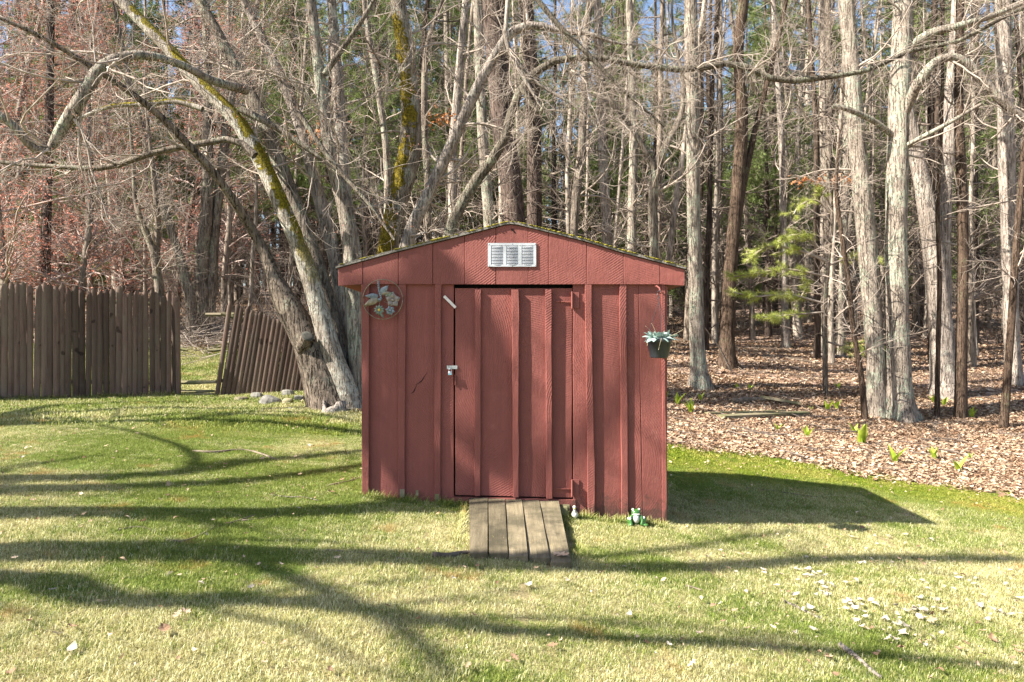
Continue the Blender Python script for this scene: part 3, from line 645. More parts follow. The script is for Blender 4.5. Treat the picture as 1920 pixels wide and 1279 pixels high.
# small holes and nail pits near the peak
for p0, p1 in (((958, 430), (965, 438)), ((961, 430), (966, 437))): MB().tube([(sx(p0[0]), YF - .029, sz(p0[1])), (sx(p1[0]), YF - .029, sz(p1[1]))], .003, 5).build('gouge', M_DARK, gb)
# vent with three louvred bays
vy = YF - .03
vent = MB()
X0, X1, Z0, Z1 = sx(915), sx(1005), sz(501), sz(457)
cols = [(sx(921), sx(943.5)), (sx(949.5), sx(971.5)), (sx(978), sx(1000))]; zt, zb = sz(461.5), sz(497.5)
vent.box(X0, X1, vy - .010, vy, zt, Z1).box(X0, X1, vy - .010, vy, Z0, zb)
xs = [X0] + [c for p in cols for c in p] + [X1]
for i in range(0, 8, 2): vent.box(xs[i], xs[i+1], vy - .0095, vy - .0005, zb + .0005, zt - .0005)
vent = vent.build('vent', M_WHITE, shed)
MB().box(X0 + .004, X1 - .004, vy - .002, vy - .0004, Z0 + .004, Z1 - .004).build('vent_backing', M_DARK, vent)
sl = bpy.data.meshes.new('louvre')
w = (cols[0][1] - cols[0][0]) / 2 - .001; V = []; F = []
for k in range(7):
    t = k / 6 * 2 - 1; bow = .006 * (1 - t*t)
    V += [(t*w, -.0085 - bow, -.0036), (t*w, -.0022, .0062)]
for k in range(6): F.append((2*k, 2*k+2, 2*k+3, 2*k+1))
sl.from_pydata(V, [], F); sl.update(); sl.materials.append(M_WHITE)
for c0, c1 in cols:
    for k in range(13): obj('louvre', sl, None, vent, ((c0+c1)/2, vy, zb + (k + .5) * (zt - zb) / 13))
for q in ((917, 459), (960, 458.5), (1003, 459), (917, 499), (960, 499.5), (1003, 499), (946, 461), (974, 461)):
    MB().ball((sx(q[0]), vy - .010, sz(q[1])), .0035, 8, 5).build('screw', M_STEEL, vent)
# roof: deck, shingle courses along the front edge, moss
zp, zl = sz(420), sz(503)
xl, xr = sx(632), sx(1286); xm = sx(958)
roof = MB(); yb = YF + D + .08; yf = YF - .045
def slope_pt(xq, up=0): return sz(roofline(xq * SP + CX)) + up
rp = [632, 745, 872, 945, 958, 972, 1098, 1167, 1284]
V = []; F = []
for p in rp:
    xx = sx(p); z = sz(roofline(p))
    V += [(xx, yf, z - .002), (xx, yf, z + .012), (xx, yb, z + .012), (xx, yb, z - .002)]
for i in range(len(rp) - 1):
    for k in range(4): F.append((4*i+k, 4*i+(k+1) % 4, 4*(i+1)+(k+1) % 4, 4*(i+1)+k))
F += [(0, 1, 2, 3)[::-1], tuple(4*(len(rp)-1)+k for k in range(4))]
roof = MB().add(V, F).build('roof', M_ROOF, shed)
for p in list(range(636, 955, 26)) + list(range(962, 1284, 26)):    # shingle tabs seen edge-on and from above
    q = min(p + 27, 956 if p < 956 else 1288); yy = yf
    while yy < yb - .05:
        y2 = min(yy + .295, yb); a, b = (p, q)
        up0 = .014 + (.005 if p < 956 else 0); up1 = .014 + (0 if p < 956 else .005)
        up0 += rg.uniform(0, .003)
        pts = [(sx(a), sz(roofline(a)) + up0 + .002), (sx(b), sz(roofline(b)) + up1 + .002)]
        Vv = [(pts[0][0], yy + .002, pts[0][1]), (pts[1][0], yy + .002, pts[1][1]), (pts[1][0], y2 - .002, pts[1][1]), (pts[0][0], y2 - .002, pts[0][1])]
        Vv += [(v[0], v[1], v[2] - .005) for v in Vv]
        m = bpy.data.meshes.new('shingle'); m.from_pydata(Vv, [], [(0, 1, 2, 3), (4, 7, 6, 5), (0, 4, 5, 1), (1, 5, 6, 2), (2, 6, 7, 3), (3, 7, 4, 0)]); m.update()
        obj('shingle', m, M_ROOF, roof); yy = y2
mv = MB()
for k in range(1500):
    p = rg.uniform(636, 1284); dens = N1(p * .045, 3.0) * 1.3 - .25 + (.3 if (745 < p < 880 or 1180 < p < 1275 or 1030 < p < 1090) else 0)
    if rg.random() > dens: continue
    r = rg.uniform(.003, .010); mv.ball((sx(p), yf + rg.uniform(-.002, .30) * (rg.random()**2), sz(roofline(p)) + .0175), (r * rg.uniform(1.2, 2.6), r * 1.5, r * rg.uniform(.35, .8)), 6, 4)
mo = mv.build('moss', M_MOSS, roof, True); mo['kind'] = 'stuff'
# soffits, side and back walls
gb_l = float(gz(-1.2, YF + D)) - .1; gb_r = float(gz(1.25, YF + D)) - .15
for s, xa, xb_ in ((0, sx(636.5), sx(681)), (1, sx(1249), sx(1282))):
    MB().box(min(xa, xb_), max(xa, xb_), YF + .001, YF + D, zE - .006, zE + .012).build('soffit', M_RED, shed)
    MB().box(xa if s == 0 else xb_ - .02, xa + .02 if s == 0 else xb_, YF - .001, YF + D, zE + .013, sz(506)).build('fascia', M_RED, shed)
for s in (0, 1):
    xw = sx(682) if s == 0 else sx(1248); g0 = gb_l if s == 0 else gb_r
    wl = MB().box(xw + (.012 if s == 0 else -.04), xw + (.04 if s == 0 else -.012), YF + .06, YF + D - .02, g0 - .1, zE + .10).build('side_wall', M_RED, shed)
    for k in range(4):
        y0, y1 = YF + .001 + k * (D - .03) / 4, YF - .001 + (k + 1) * (D - .03) / 4
        MB().box(xw - (.012 if s == 0 else .012), xw + .012, y0, y1, g0 - .1, zE - .008).build('plank', M_RED, wl)
        if k: MB().box(xw - .036 if s == 0 else xw + .0125, xw - .0125 if s == 0 else xw + .036, y0 - .03, y0 + .03, g0 - .1, zE - .01).build('batten', M_RED, wl)
MB().add([(sx(p), yy, q) for yy in (YF + D - .025, YF + D) for p, q in ((682, gb_l), (1248, gb_r), (1248, sz(506)), (958, sz(424)), (682, sz(506)))],
         [(4, 3, 2, 1, 0), (5, 6, 7, 8, 9), (0, 1, 6, 5), (1, 2, 7, 6), (2, 3, 8, 7), (3, 4, 9, 8), (4, 0, 5, 9)]).build('back_wall', M_RED, shed)
# bare wood showing at the feet of some battens
for p, y0, y1, wpx in ((755, 916, 931, 9), (783, 918, 928, 5), (820, 925, 940, 8)):
    MB().box(sx(p - wpx/2), sx(p + wpx/2), YF - .0283, YF - .0265, sz(y1), sz(y0)).build('bare_patch', M_OLDWOOD, fw)

# padlock
pl = thing('padlock', 'small steel padlock hanging from the hasp of the red door', 'padlock', (sx(844.5), YF - .032, sz(703)))
bv = MB().lathe([(.0, 0), (.0135, 0), (.0155, .003), (.0155, .026), (.0135, .029), (0, .029)], 14, cap=False); bd = bv.build('body', M_STEEL, pl, True); bd.scale = (1, .55, 1)
MB().tube([(-.010 + 0, 0, .026), (-.010, 0, .040), (-.006, 0, .048), (0, 0, .051), (.006, 0, .048), (.010, 0, .040), (.010, 0, .026)], .0028, 8).build('shackle', M_STEEL, pl, True)
MB().box(-.012, .012, -.0095, -.0085, .003, .012).build('band', plain('blue_band', (.12, .38, .50), (.2, .5, .62), 20, .4), pl)

# ------------------------------------------------------------------ ramp
rampz_t, rampz_b = sz(934), None
ramp = thing('ramp', 'five plank weathered wooden ramp leading up to the shed door', 'ramp')
tops = [(880, 914.5), (915.3, 946.5), (947.3, 978.5), (979.3, 1010.5), (1011.3, 1047)]
bots = [(881, 914, 1049), (917, 952, 1051), (954, 990, 1056), (992, 1031, 1058), (1033, 1071, 1066)]
for (a, b), (c, d_, yb_) in zip(tops, bots):
    g = ground_hit((c + d_) / 2, yb_); yd = g[1]
    zt_ = np.interp((a + b) / 2, [880, 1047], [sz(931), sz(939)]); zb_ = g[2] + .035
    f2 = FPX / yd
    xa, xb2 = sx(a), sx(b); xc, xd = (c - CX) / f2, (d_ - CX) / f2
    cx, cy, cz = (xc + xd) / 2, yd, zb_
    V = []
    for k in range(5):
        t = k / 4
        l = xc + (xa - xc) * t; r = xd + (xb2 - xd) * t; y_ = yd + (YF - .03 - yd) * t; z_ = zb_ + (zt_ - zb_) * t + rg.normal(0, .001)
        V += [(l - cx, y_ - cy, z_ - cz), (r - cx, y_ - cy, z_ - cz + rg.normal(0, .001)), (r - cx, y_ - cy, z_ - .036 - cz), (l - cx, y_ - cy, z_ - .036 - cz)]
    F = [(4*k+i, 4*k+4+i, 4*k+4+(i+1) % 4, 4*k+(i+1) % 4) for k in range(4) for i in range(4)] + [(0, 1, 2, 3), (19, 18, 17, 16)]
    m = bpy.data.meshes.new('plank'); m.from_pydata(V, [], F); m.update(); obj('plank', m, M_RAMP, ramp, (cx, cy, cz))
zt_ = sz(939) - .05
MB().box(sx(872), sx(1062), YF - .10, YF - .06, sz(962), sz(946)).build('cleat', M_OLDWOOD, ramp)
MB().box(sx(1046), sx(1067), YF - .058, YF - .014, sz(964), sz(945)).build('cleat', M_OLDWOOD, ramp)

# ------------------------------------------------------------------ ornament on the wall
M_WIRE = plain('bronze_wire', (.16, .13, .09), (.30, .26, .18), 40, .5, 0, .4, .1, .6)
M_ENAM_B = plain('pale_blue_enamel', (.09, .115, .13), (.25, .285, .295), 60, .5, 0, .4, .2, .2)
M_ENAM_G = plain('grey_green_enamel', (.08, .11, .08), (.24, .28, .22), 60, .5, 0, .4, .2, .2)
M_ENAM_P = plain('pinkish_enamel', (.14, .115, .095), (.30, .26, .22), 60, .5, 0, .4, .2, .2)
M_ENAM_Y = plain('ochre_enamel', (.42, .27, .05), (.56, .40, .10), 60, .5)
OC = Vector((sx(719.5), YF - .045, sz(562)))
orn = thing('wall_ornament', 'round wire wall ornament with dragonfly and metal flowers on the shed', 'ornament', OC)
q = lambda px, py, dy=0.0: Vector((sx(px) - OC.x, dy, sz(py) - OC.z))
Rr = 37 / SP
MB().tube([(Rr * math.cos(a), 0, Rr * math.sin(a)) for a in np.linspace(0, 2*math.pi, 41)], .0035, 6).build('ring', M_WIRE, orn, True)
MB().tube([(Rr * 1.0 * math.cos(a), .012, Rr * math.sin(a)) for a in np.linspace(2.5, 4.0, 14)], .0025, 5).build('ring_overlap', M_WIRE, orn, True)
def petal(name, base, tip, wid, m, dome=.008, par=orn):
    d = tip - base; L = d.length; d.normalize(); s = Vector((-d.z, 0, d.x)); V = []; n = 6
    for k in range(n + 1):
        t = k / n; w = wid * math.sin(math.pi * min(1, .08 + .92 * t)**.75) * .5; c = base + d * (L * t)
        V += [c - s * w, c + Vector((0, -dome * math.sin(math.pi * t) - .003, 0)), c + s * w]
    b = len(V); V += [v + Vector((0, .004, 0)) for v in V]; F = []
    for k in range(n):
        for o2 in (0, 1): i = 3*k + o2; F += [(i, i+1, i+4, i+3), (b+i, b+i+3, b+i+4, b+i+1)]
    return MB().add(V, F).build(name, m, par, True)
seg = MB()
for k, (a, b) in enumerate(zip(np.linspace(0, 1, 10)[:-1], np.linspace(0, 1, 10)[1:])):
    f = lambda t: q(712 + 1.5 * math.sin(t * 2) - 4.5 * t + 9 * t * t, 528 + 34 * t, -.012)
    seg.tube([f(a), f(b)], [.0085 - .001 * a, .0075], 8)
seg.ball(q(714.5, 563, -.014), (.014, .010, .014)).build('dragonfly_body', M_ENAM_B, orn, True)
for (bx, by), (tx, ty), w, m in (((714, 553), (731, 536), .05, M_ENAM_B), ((711, 556), (686, 556), .042, M_ENAM_B), ((711, 561), (685, 574), .055, M_WIRE), ((717, 552), (738, 549), .03, M_WIRE)):
    petal('wing', q(bx, by, -.010), q(tx, ty, -.016), w, m)
def flower(cx_, cy_, r, n, wid, m, cm, ph=0.3):
    for k in range(n):
        a = ph + 2 * math.pi * k / n
        petal('petal', q(cx_, cy_, -.012) + Vector((math.cos(a), 0, math.sin(a))) * (.2 * r), q(cx_, cy_, -.016) + Vector((math.cos(a), 0, math.sin(a))) * r, wid, m)
    MB().ball(q(cx_, cy_, -.018), (.012, .008, .012), 10, 6).build('flower_centre', cm, orn, True)
flower(739, 563.5, .060, 5, .050, M_ENAM_P, M_ENAM_P)
flower(713.5, 582, .044, 10, .022, M_ENAM_G, M_ENAM_Y)
flower(734, 583, .040, 6, .030, M_ENAM_B, M_ENAM_B, .8)
for (bx, by), (tx, ty), w in (((729, 556), (741, 548), .028), ((725, 556), (733, 552), .02), ((716, 588), (722, 597), .02)): petal('leaf', q(bx, by, -.012), q(tx, ty, -.014), w, M_ENAM_G)
MB().tube([q(722, 566, -.008), q(736, 572, -.008), q(731, 592, -.006)], .0025, 5).tube([q(685, 577, -.006), q(700, 570, -.006), q(715, 565, -.008)], .0025, 5).tube([q(714, 566, -.006), q(714, 575, -.008)], .0025, 5).build('stem_wire', M_WIRE, orn)
# ------------------------------------------------------------------ hanging pot
PC = Vector((sx(1236), YF - .16, sz(671))); kf = (YF - .16) / YF
PC = Vector((sx(1236) * kf, YF - .16, CAMZ - (671 - CY) / FPX * (YF - .16)))
pot = thing('hanging_pot', 'dark grey plastic pot hanging by wires at the shed corner', 'flowerpot', PC)
PS = FPX / (YF - .16)
MB().lathe([(0, 0), (.062, 0), (.068, .005), (.092, .118), (.097, .119), (.100, .122), (.103, .152), (.098, .153), (.094, .128), (0, .120)], 28, cap=False).build('pot', M_POT, pot, True)
MB().lathe([(0, .122), (.093, .128)], 20, cap=False).build('soil', M_DARK, pot)
hz = (671 - 552) / PS
wires = MB()
for a in (0.5, 2.6, 4.7): wires.tube([(.098 * math.cos(a), .098 * math.sin(a), .15), (.02 * math.cos(a), .02 * math.sin(a), hz - .10), (0, 0, hz - .06)], .0018, 5)
wires.build('wires', M_POT, pot)
MB().tube([(0, 0, hz - .065), (0, 0, hz - .02), (-.014, 0, hz + .00), (-.010, 0, hz + .022), (.004, .0, hz + .030), (.012, 0, hz + .02)], .0035, 6).tube([(-.002, 0, hz - .06), (-.012, 0, hz - .04), (-.004, .0, hz - .015)], .003, 5).build('hook', M_POT, pot)
MB().tube([(.012, .0, hz + .012), (.006, .02, hz + .05), (.0, .10, hz + .072), (0, .13, hz + .07)], .0065, 7).build('bracket', M_RED, pot)
plant = thing('potted_plant', 'silvery green leafy plant with dry stems in the hanging pot', 'plant', PC + Vector((0, 0, .122))); plant.scale = (1.05, 1.0, 1.25)
for k in range(70):
    a = rg.uniform(0, 6.28); r0 = rg.uniform(0, .07); L = rg.uniform(.06, .11); el = rg.uniform(.25, 1.35)
    b = Vector((r0 * math.cos(a), r0 * math.sin(a), .0)); d = Vector((math.cos(a) * math.cos(el), math.sin(a) * math.cos(el), math.sin(el)))
    s = Vector((-math.sin(a), math.cos(a), rg.uniform(-.5, .5))).normalized() * rg.uniform(.014, .026); V = []
    for t in (0, .25, .5, .75, 1.0):
        w = max(.08, math.sin(math.pi * min(.97, .15 + .85 * t))); c = b + d * (L * t) + Vector((0, 0, -.42 * L * t * t + .014)); nn = d.cross(s).normalized() * .006 * w
        V += [c - s * w, c + nn, c + s * w]
    F = [(3*k2+o2, 3*k2+o2+1, 3*k2+o2+4, 3*k2+o2+3) for k2 in range(4) for o2 in (0, 1)]
    MB().add(V, F).build('leaf', M_DUSTY, plant, True)
for pts in ([(-.03, -.05, .03), (-.07, -.08, .06), (-.115, -.10, .095)], [(0, -.09, .03), (-.01, -.115, .01), (-.028, -.118, -.045)], [(.05, -.05, .03), (.11, -.06, .05), (.16, -.06, .075)], [(-.02, 0, .05), (-.045, 0, .10), (-.055, .0, .115)], [(-.08, -.05, .02), (-.098, -.07, 0), (-.10, -.075, -.02)], [(.07, -.07, .02), (.098, -.09, 0), (.10, -.09, -.03)]):
    MB().tube(pts, [.0013, .0011, .0008], 5).ball(pts[-1], .0022, 6, 4).build('dry_stem', M_DRYSTEM, plant)

# ------------------------------------------------------------------ figurines
def remesh(o, vox):
    md = o.modifiers.new('remesh', 'REMESH'); md.mode = 'VOXEL'; md.voxel_size = vox; md.use_smooth_shade = True
    sm = o.modifiers.new('smooth', 'SMOOTH'); sm.iterations = 4; sm.factor = .5
M_FROG = plain('glazed_green', (.02, .075, .015), (.06, .16, .035), 26, .25, 0, .5, .1)
M_CREAM = plain('glazed_cream', (.42, .42, .37), (.58, .57, .51), 30, .3, 0, .5, .1)
g = ground_hit(1191, 989); gy_ = YF - .10
FL = Vector(((1192 - CX) / FPX * gy_, gy_, float(gz((1192 - CX) / FPX * gy_, gy_)) + .004))
frog = thing('frog_figurine', 'glazed green and cream frog figurine sitting at the foot of the shed', 'figurine', FL)
frog.scale = (1.12, 1.12, 1.12)
b = MB().ball((0, 0, .045), (.040, .036, .046)).ball((0, -.006, .088), (.034, .032, .024)).ball((-.020, -.004, .108), .012).ball((.020, -.004, .108), .012)
b.ball((-.044, -.006, .026), (.020, .030, .030)).ball((.052, -.014, .028), (.018, .024, .034), M=Matrix.Rotation(.4, 4, 'Y')).tube([(-.034, -.02, .07), (-.044, -.04, .04), (-.034, -.048, .008)], [.012, .010, .011], 8).tube([(.034, -.02, .07), (.040, -.038, .04), (.030, -.046, .008)], [.012, .010, .011], 8)
b.ball((-.050, -.042, .008), (.020, .020, .008)).ball((.062, -.040, .010), (.020, .020, .010))
fo = b.build('body', M_FROG, frog, True); remesh(fo, .005)
MB().ball((0, -.022, .050), (.024, .022, .034)).build('belly', M_CREAM, frog, True)
MB().ball((0, -.030, .080), (.026, .010, .008)).build('chin', M_CREAM, frog, True)
for s in (-1, 1): e = MB().ball((s * .021, -.010, .110), (.009, .008, .008)).build('eye', M_CREAM, frog, True)
for s, z in ((-1, .05), (1, .055)): MB().ball((s * .052, -.022, z), (.010, .014, .010)).build('painted_knee_highlight', M_CREAM, frog, True)  # cream balls give the shine on the knees as colour
gy_ = YF - .11
xq = (1077 - CX) / FPX * gy_
duck = thing('duck_figurine', 'tiny white duck figurine beside the ramp', 'figurine', (xq, gy_, float(gz(xq, gy_)) + .002)); duck.scale = (1.1, 1.1, 1.1)
b = MB().ball((.004, .010, .030), (.024, .034, .028)).ball((0, -.006, .058), (.011, .011, .022)).ball((-.001, -.010, .086), (.014, .015, .014)).ball((.012, .040, .038), (.008, .014, .008))
do = b.build('body', M_CREAM, duck, True); remesh(do, .004)
MB().ball((-.002, -.027, .083), (.006, .009, .0035)).build('beak', M_ENAM_Y, duck, True)
for s in (-1, 1): MB().ball((s * .010 - .001, -.019, .089), .0022, 6, 4).build('eye', M_DARK, duck)

# ------------------------------------------------------------------ trees
def trace(pts, d, n=14, base=True):
    """pts: (px, py, width px[, depth]) from the foot up -> points, radii"""
    rows = []
    for p in pts:
        dd = p[3] if len(p) > 3 else d; q_ = px2(p[0], p[1], dd); rows.append((*q_, p[2] / 2 / FPX * dd))
    R_ = resample(rows, n); P, Rr_ = R_[:, :3].copy(), np.maximum(R_[:, 3], .004)
    if base:
        g0 = float(gz(P[0, 0], P[0, 1])); P[0, 2] = g0 - .08
        P[:, 2] = np.maximum(P[:, 2], g0 - .08 + np.arange(n) * .012)
    return P, Rr_

def extend(P, R_, length, n=6, up=.12, wob=.06, rg=rg, tip=.15):
    d = nrm(P[-1] - P[-2]); out = [P]; rad = [R_]; p = P[-1].copy(); r = R_[-1]
    for k in range(n):
        d = nrm(d + np.array([0, 0, up]) + rg.normal(0, wob, 3)); p = p + d * length / n; out.append(p[None].copy()); rad.append(np.array([r * (1 - (1 - tip) * (k + 1) / n)]))
    return np.concatenate(out), np.concatenate(rad)

def stem_mesh(name, P, R_, sides=12, rough=.05, flare=0.0, rg=rg, n=None):
    if n: q_ = resample(np.c_[P, R_], n); P, R_ = q_[:, :3], np.maximum(q_[:, 3], .003)
    V, Q = tubes(P[None], R_[None], sides, rough, flare, rg)
    return mesh_np(name, V, quads=Q, smooth=True)

def branch_mesh(name, levels, sides):
    """levels: list of (P,R); sides per level"""
    parts = [tubes(P, R_, s) for (P, R_), s in zip(levels, sides) if len(P)]
    V, Q = join_np(parts); return mesh_np(name, V, quads=Q, smooth=True)

def pieces_at(P, n_per, size, rg, spread=.03, tmin=0.3):
    """little tetra-like clusters (buds, dead leaves) along polylines"""
    B, m = P.shape[:2]; c = B * n_per
    b = np.repeat(np.arange(B), n_per); f = rg.uniform(tmin, 1, c) * (m - 1); i = np.minimum(f.astype(int), m - 2); w = (f - i)[:, None]
    p = P[b, i] * (1 - w) + P[b, i + 1] * w + rg.normal(0, spread, (c, 3))
    o = rg.normal(0, 1, (c, 4, 3)); o = nrm(o) * (rg.uniform(.5, 1.2, c) * size)[:, None, None]
    V = (p[:, None] + o).reshape(-1, 3); k = np.arange(c)[:, None] * 4
    T = np.concatenate([k + np.array([0, 1, 2]), k + np.array([0, 2, 3]), k + np.array([1, 3, 2])])
    return V, T

def bushy(stems, rg, c1, c2, c3, L1=(.8, 2.2), L2=(.4, 1.0), L3=(.18, .5), a1=(30, 75), t1=(.25, 1.0), up1=.03, wob=.16, r1=.35, rmax1=.05, rmin=.0022, zb=None, c4=0, L4=(.1, .3)):
    n = 10; SP_ = np.stack([resample(np.c_[P, R_], n) for P, R_ in stems]); P0, R0 = SP_[..., :3], SP_[..., 3]
    l1 = grow(P0, R0, c1, 8, L1, a1, rg, up1, wob, t1, r1, rmax1, rmin * 2, zbias=zb)
    l2 = grow(*l1, c2, 7, L2, (25, 70), rg, .02, wob * 1.2, (.1, 1), .5, .012, rmin * 1.25)
    l3 = grow(*l2, c3, 5, L3, (25, 70), rg, .01, wob * 1.2, (.1, 1), .6, .006, rmin)
    lv_ = [l1, l2, l3]
    if c4: lv_.append(grow(*l3, c4, 4, L4, (20, 65), rg, .01, wob, (.1, 1), .7, .006, rmin * .85))
    return lv_

# ---- the big leaning maple beside the shed
rg = np.random.default_rng(21)
maple = thing('maple_tree', 'many stemmed mossy maple leaning over the fence beside the shed', 'tree', (0, 0, 0))
DM = 10.5
st = {}
st['lean'] = trace([(626, 770, 84), (608, 715, 72), (585, 656, 60), (560, 610, 50), (532, 560, 44), (514, 520, 28), (500, 480, 21), (478, 440, 19), (440, 380, 16, 10.2), (390, 312, 15, 9.9), (300, 218, 13, 9.5), (225, 160, 11, 9.2), (160, 118, 10, 9.0), (60, 60, 8, 8.7), (-60, 10, 6, 8.5)], DM, 26)
st['white'] = trace([(662, 760, 46), (632, 690, 39), (606, 610, 36), (578, 510, 33), (545, 425, 31), (500, 325, 30), (446, 228, 28), (385, 168, 26), (330, 108, 23), (280, 55, 21), (225, 0, 20), (150, -80, 16)], DM - .1, 24)
st['shade'] = trace([(664, 762, 39), (648, 690, 36), (622, 600, 33), (588, 480, 31), (535, 335, 28), (498, 235, 25), (458, 155, 22), (415, 75, 20), (375, 0, 18), (330, -100, 15)], DM + .25, 22)
st['mid'] = trace([(672, 755, 33), (660, 660, 30), (642, 560, 26), (620, 450, 25), (588, 330, 22), (555, 215, 20), (515, 120, 18), (462, 10, 16), (420, -90, 13)], DM + .45, 20)
st['tall'] = trace([(676, 760, 36), (668, 650, 33), (660, 520, 30), (648, 400, 28), (622, 300, 25), (604, 180, 23), (592, 80, 20), (580, -20, 18)], DM + .1, 18)
st['pale'] = trace([(684, 760, 33), (676, 640, 30), (664, 480, 30), (648, 380, 26), (640, 250, 23), (632, 130, 20), (622, 10, 18)], DM + .5, 18)
mats = dict(lean=M_BARK_TRUNK, white=M_BARK_MOSSY, shade=M_BARK_MAPLE, mid=M_BARK_PALE, tall=M_BARK_GREY, pale=M_BARK_PALE)
full = {}
for k, (P, R_) in st.items():
    full[k] = extend(P, R_, 3.5 if k != 'lean' else 1.2, rg=rg)
    o = obj('trunk' if k == 'lean' else 'stem', stem_mesh('stem', *full[k], sides=14, rough=.06, flare=.35 if k == 'lean' else .15, rg=rg, n=44), mats[k], maple)
# the sawn stub on the leaning trunk, and the low burl at its foot
p0 = px2(568, 652, DM - .16); p1 = px2(577, 630, DM - .30)
obj('sawn_stub', stem_mesh('stub', np.array([p0 + [0, .15, -.06], p0, p1]), np.array([.13, .105, .092]), 16, .04, 0, rg), M_BARK_TRUNK, maple)
ax = Vector(p1 - p0).normalized(); Mq = Matrix.Translation(Vector(p1) + ax * .002) @ ax.to_track_quat('Z', 'Y').to_matrix().to_4x4()
MB().lathe([(0, .004), (.05, .006), (.090, 0), (.092, -.012)], 20, M=Mq, cap=False).build('sawn_face', M_CUT, maple, True)
# named limbs traced from the photograph
limbs = [
    (trace([(478, 292, 16), (440, 262, 13), (385, 268, 12), (290, 286, 12), (200, 314, 11), (100, 312, 9), (0, 304, 8), (-80, 290, 6)], DM - .5, 18, False), M_BARK_MAPLE),
    (trace([(462, 168, 20, 10.4), (400, 152, 15, 9.9), (335, 120, 15, 9.5), (262, 103, 17, 9.2), (195, 122, 23, 9.0), (152, 185, 25, 8.9), (116, 240, 22, 8.9), (90, 284, 16, 8.9), (58, 274, 17, 8.8), (25, 236, 15, 8.7), (-30, 195, 14, 8.6)], 9.5, 30, False), M_BARK_GREY),
    (trace([(380, 205, 12), (330, 190, 11), (270, 196, 10), (205, 200, 8), (120, 235, 6)], DM - .9, 12, False), M_BARK_MOSSY),
    (trace([(560, 210, 10), (620, 300, 9), (690, 380, 7), (740, 450, 5)], DM - .3, 10, False), M_BARK_MAPLE),
    (trace([(452, 205, 14), (520, 240, 12), (585, 285, 9), (640, 330, 6)], DM - .2, 10, False), M_BARK_MAPLE),
    (trace([(608, 140, 12), (650, 80, 10), (690, 20, 8), (720, -40, 6)], DM, 10, False), M_BARK_MAPLE),
]
for (P, R_), m in limbs: obj('limb', stem_mesh('limb', P, R_, 9, .05, 0, rg), m, maple)
rg2 = np.random.default_rng(5)
lowst = [full[k] for k in ('white', 'shade', 'mid', 'tall', 'pale')] + [(full['lean'][0][8:], full['lean'][1][8:])] + [l[0] for l in limbs]
lv_ = bushy(lowst, rg2, 150, 950, 4600, L1=(.9, 3.0), L2=(.45, 1.3), L3=(.2, .65), t1=(.30, 1), wob=.2, r1=.28, rmax1=.018, rmin=.0024, c4=5000)
obj('crown', branch_mesh('crown', lv_, (5, 4, 3, 3)), M_TWIG, maple)
Vb, Tb = pieces_at(lv_[3][0], 1, .011, rg2, .006, .5); bo = obj('buds', mesh_np('buds', Vb, tris=Tb), M_BUD, maple); bo['kind'] = 'stuff'

def traced_tree(name, label, stems, m, ext=6.0, tw=(16, 60, 160), tmat=None, flare=.3, limbs=(), seed=0, sides=12, cat='tree', t1=(.3, 1), L1=(.7, 1.9), group=None, wob=.16, rough=.05, crown=True, rmin=.0026):
    r_ = np.random.default_rng(100 + seed); t = thing(name, label, cat, group=group); allst = []
    for i, (pts, d) in enumerate(stems):
        P, R_ = trace(pts, d, 20); P, R_ = extend(P, R_, ext, rg=r_); allst.append((P, R_))
        obj('trunk' if i == 0 else 'stem', stem_mesh('trunk', P, R_, sides, rough, flare, r_, 40), m, t)
    for pts, d, mm in limbs:
        if not np.isscalar(d): pts = [(*p_[:3], d[0] + (d[1] - d[0]) * min(1, k_ / 2)) for k_, p_ in enumerate(pts)]; d = d[1]
        P, R_ = trace(pts, d, max(12, len(pts) * 3), False); allst.append((P, R_)); obj('limb', stem_mesh('limb', P, R_, 9, .05, 0, r_), mm or m, t)
    if crown:
        lv_ = bushy(allst, r_, tw[0], int(tw[1] * 1.3), int(tw[2] * 1.9), L1=L1, t1=t1, wob=wob, rmin=rmin, a1=(35, 90), r1=.28, rmax1=.024)
        obj('crown', branch_mesh('crown', lv_, (5, 4, 3)), tmat or M_TWIG, t)
    return t

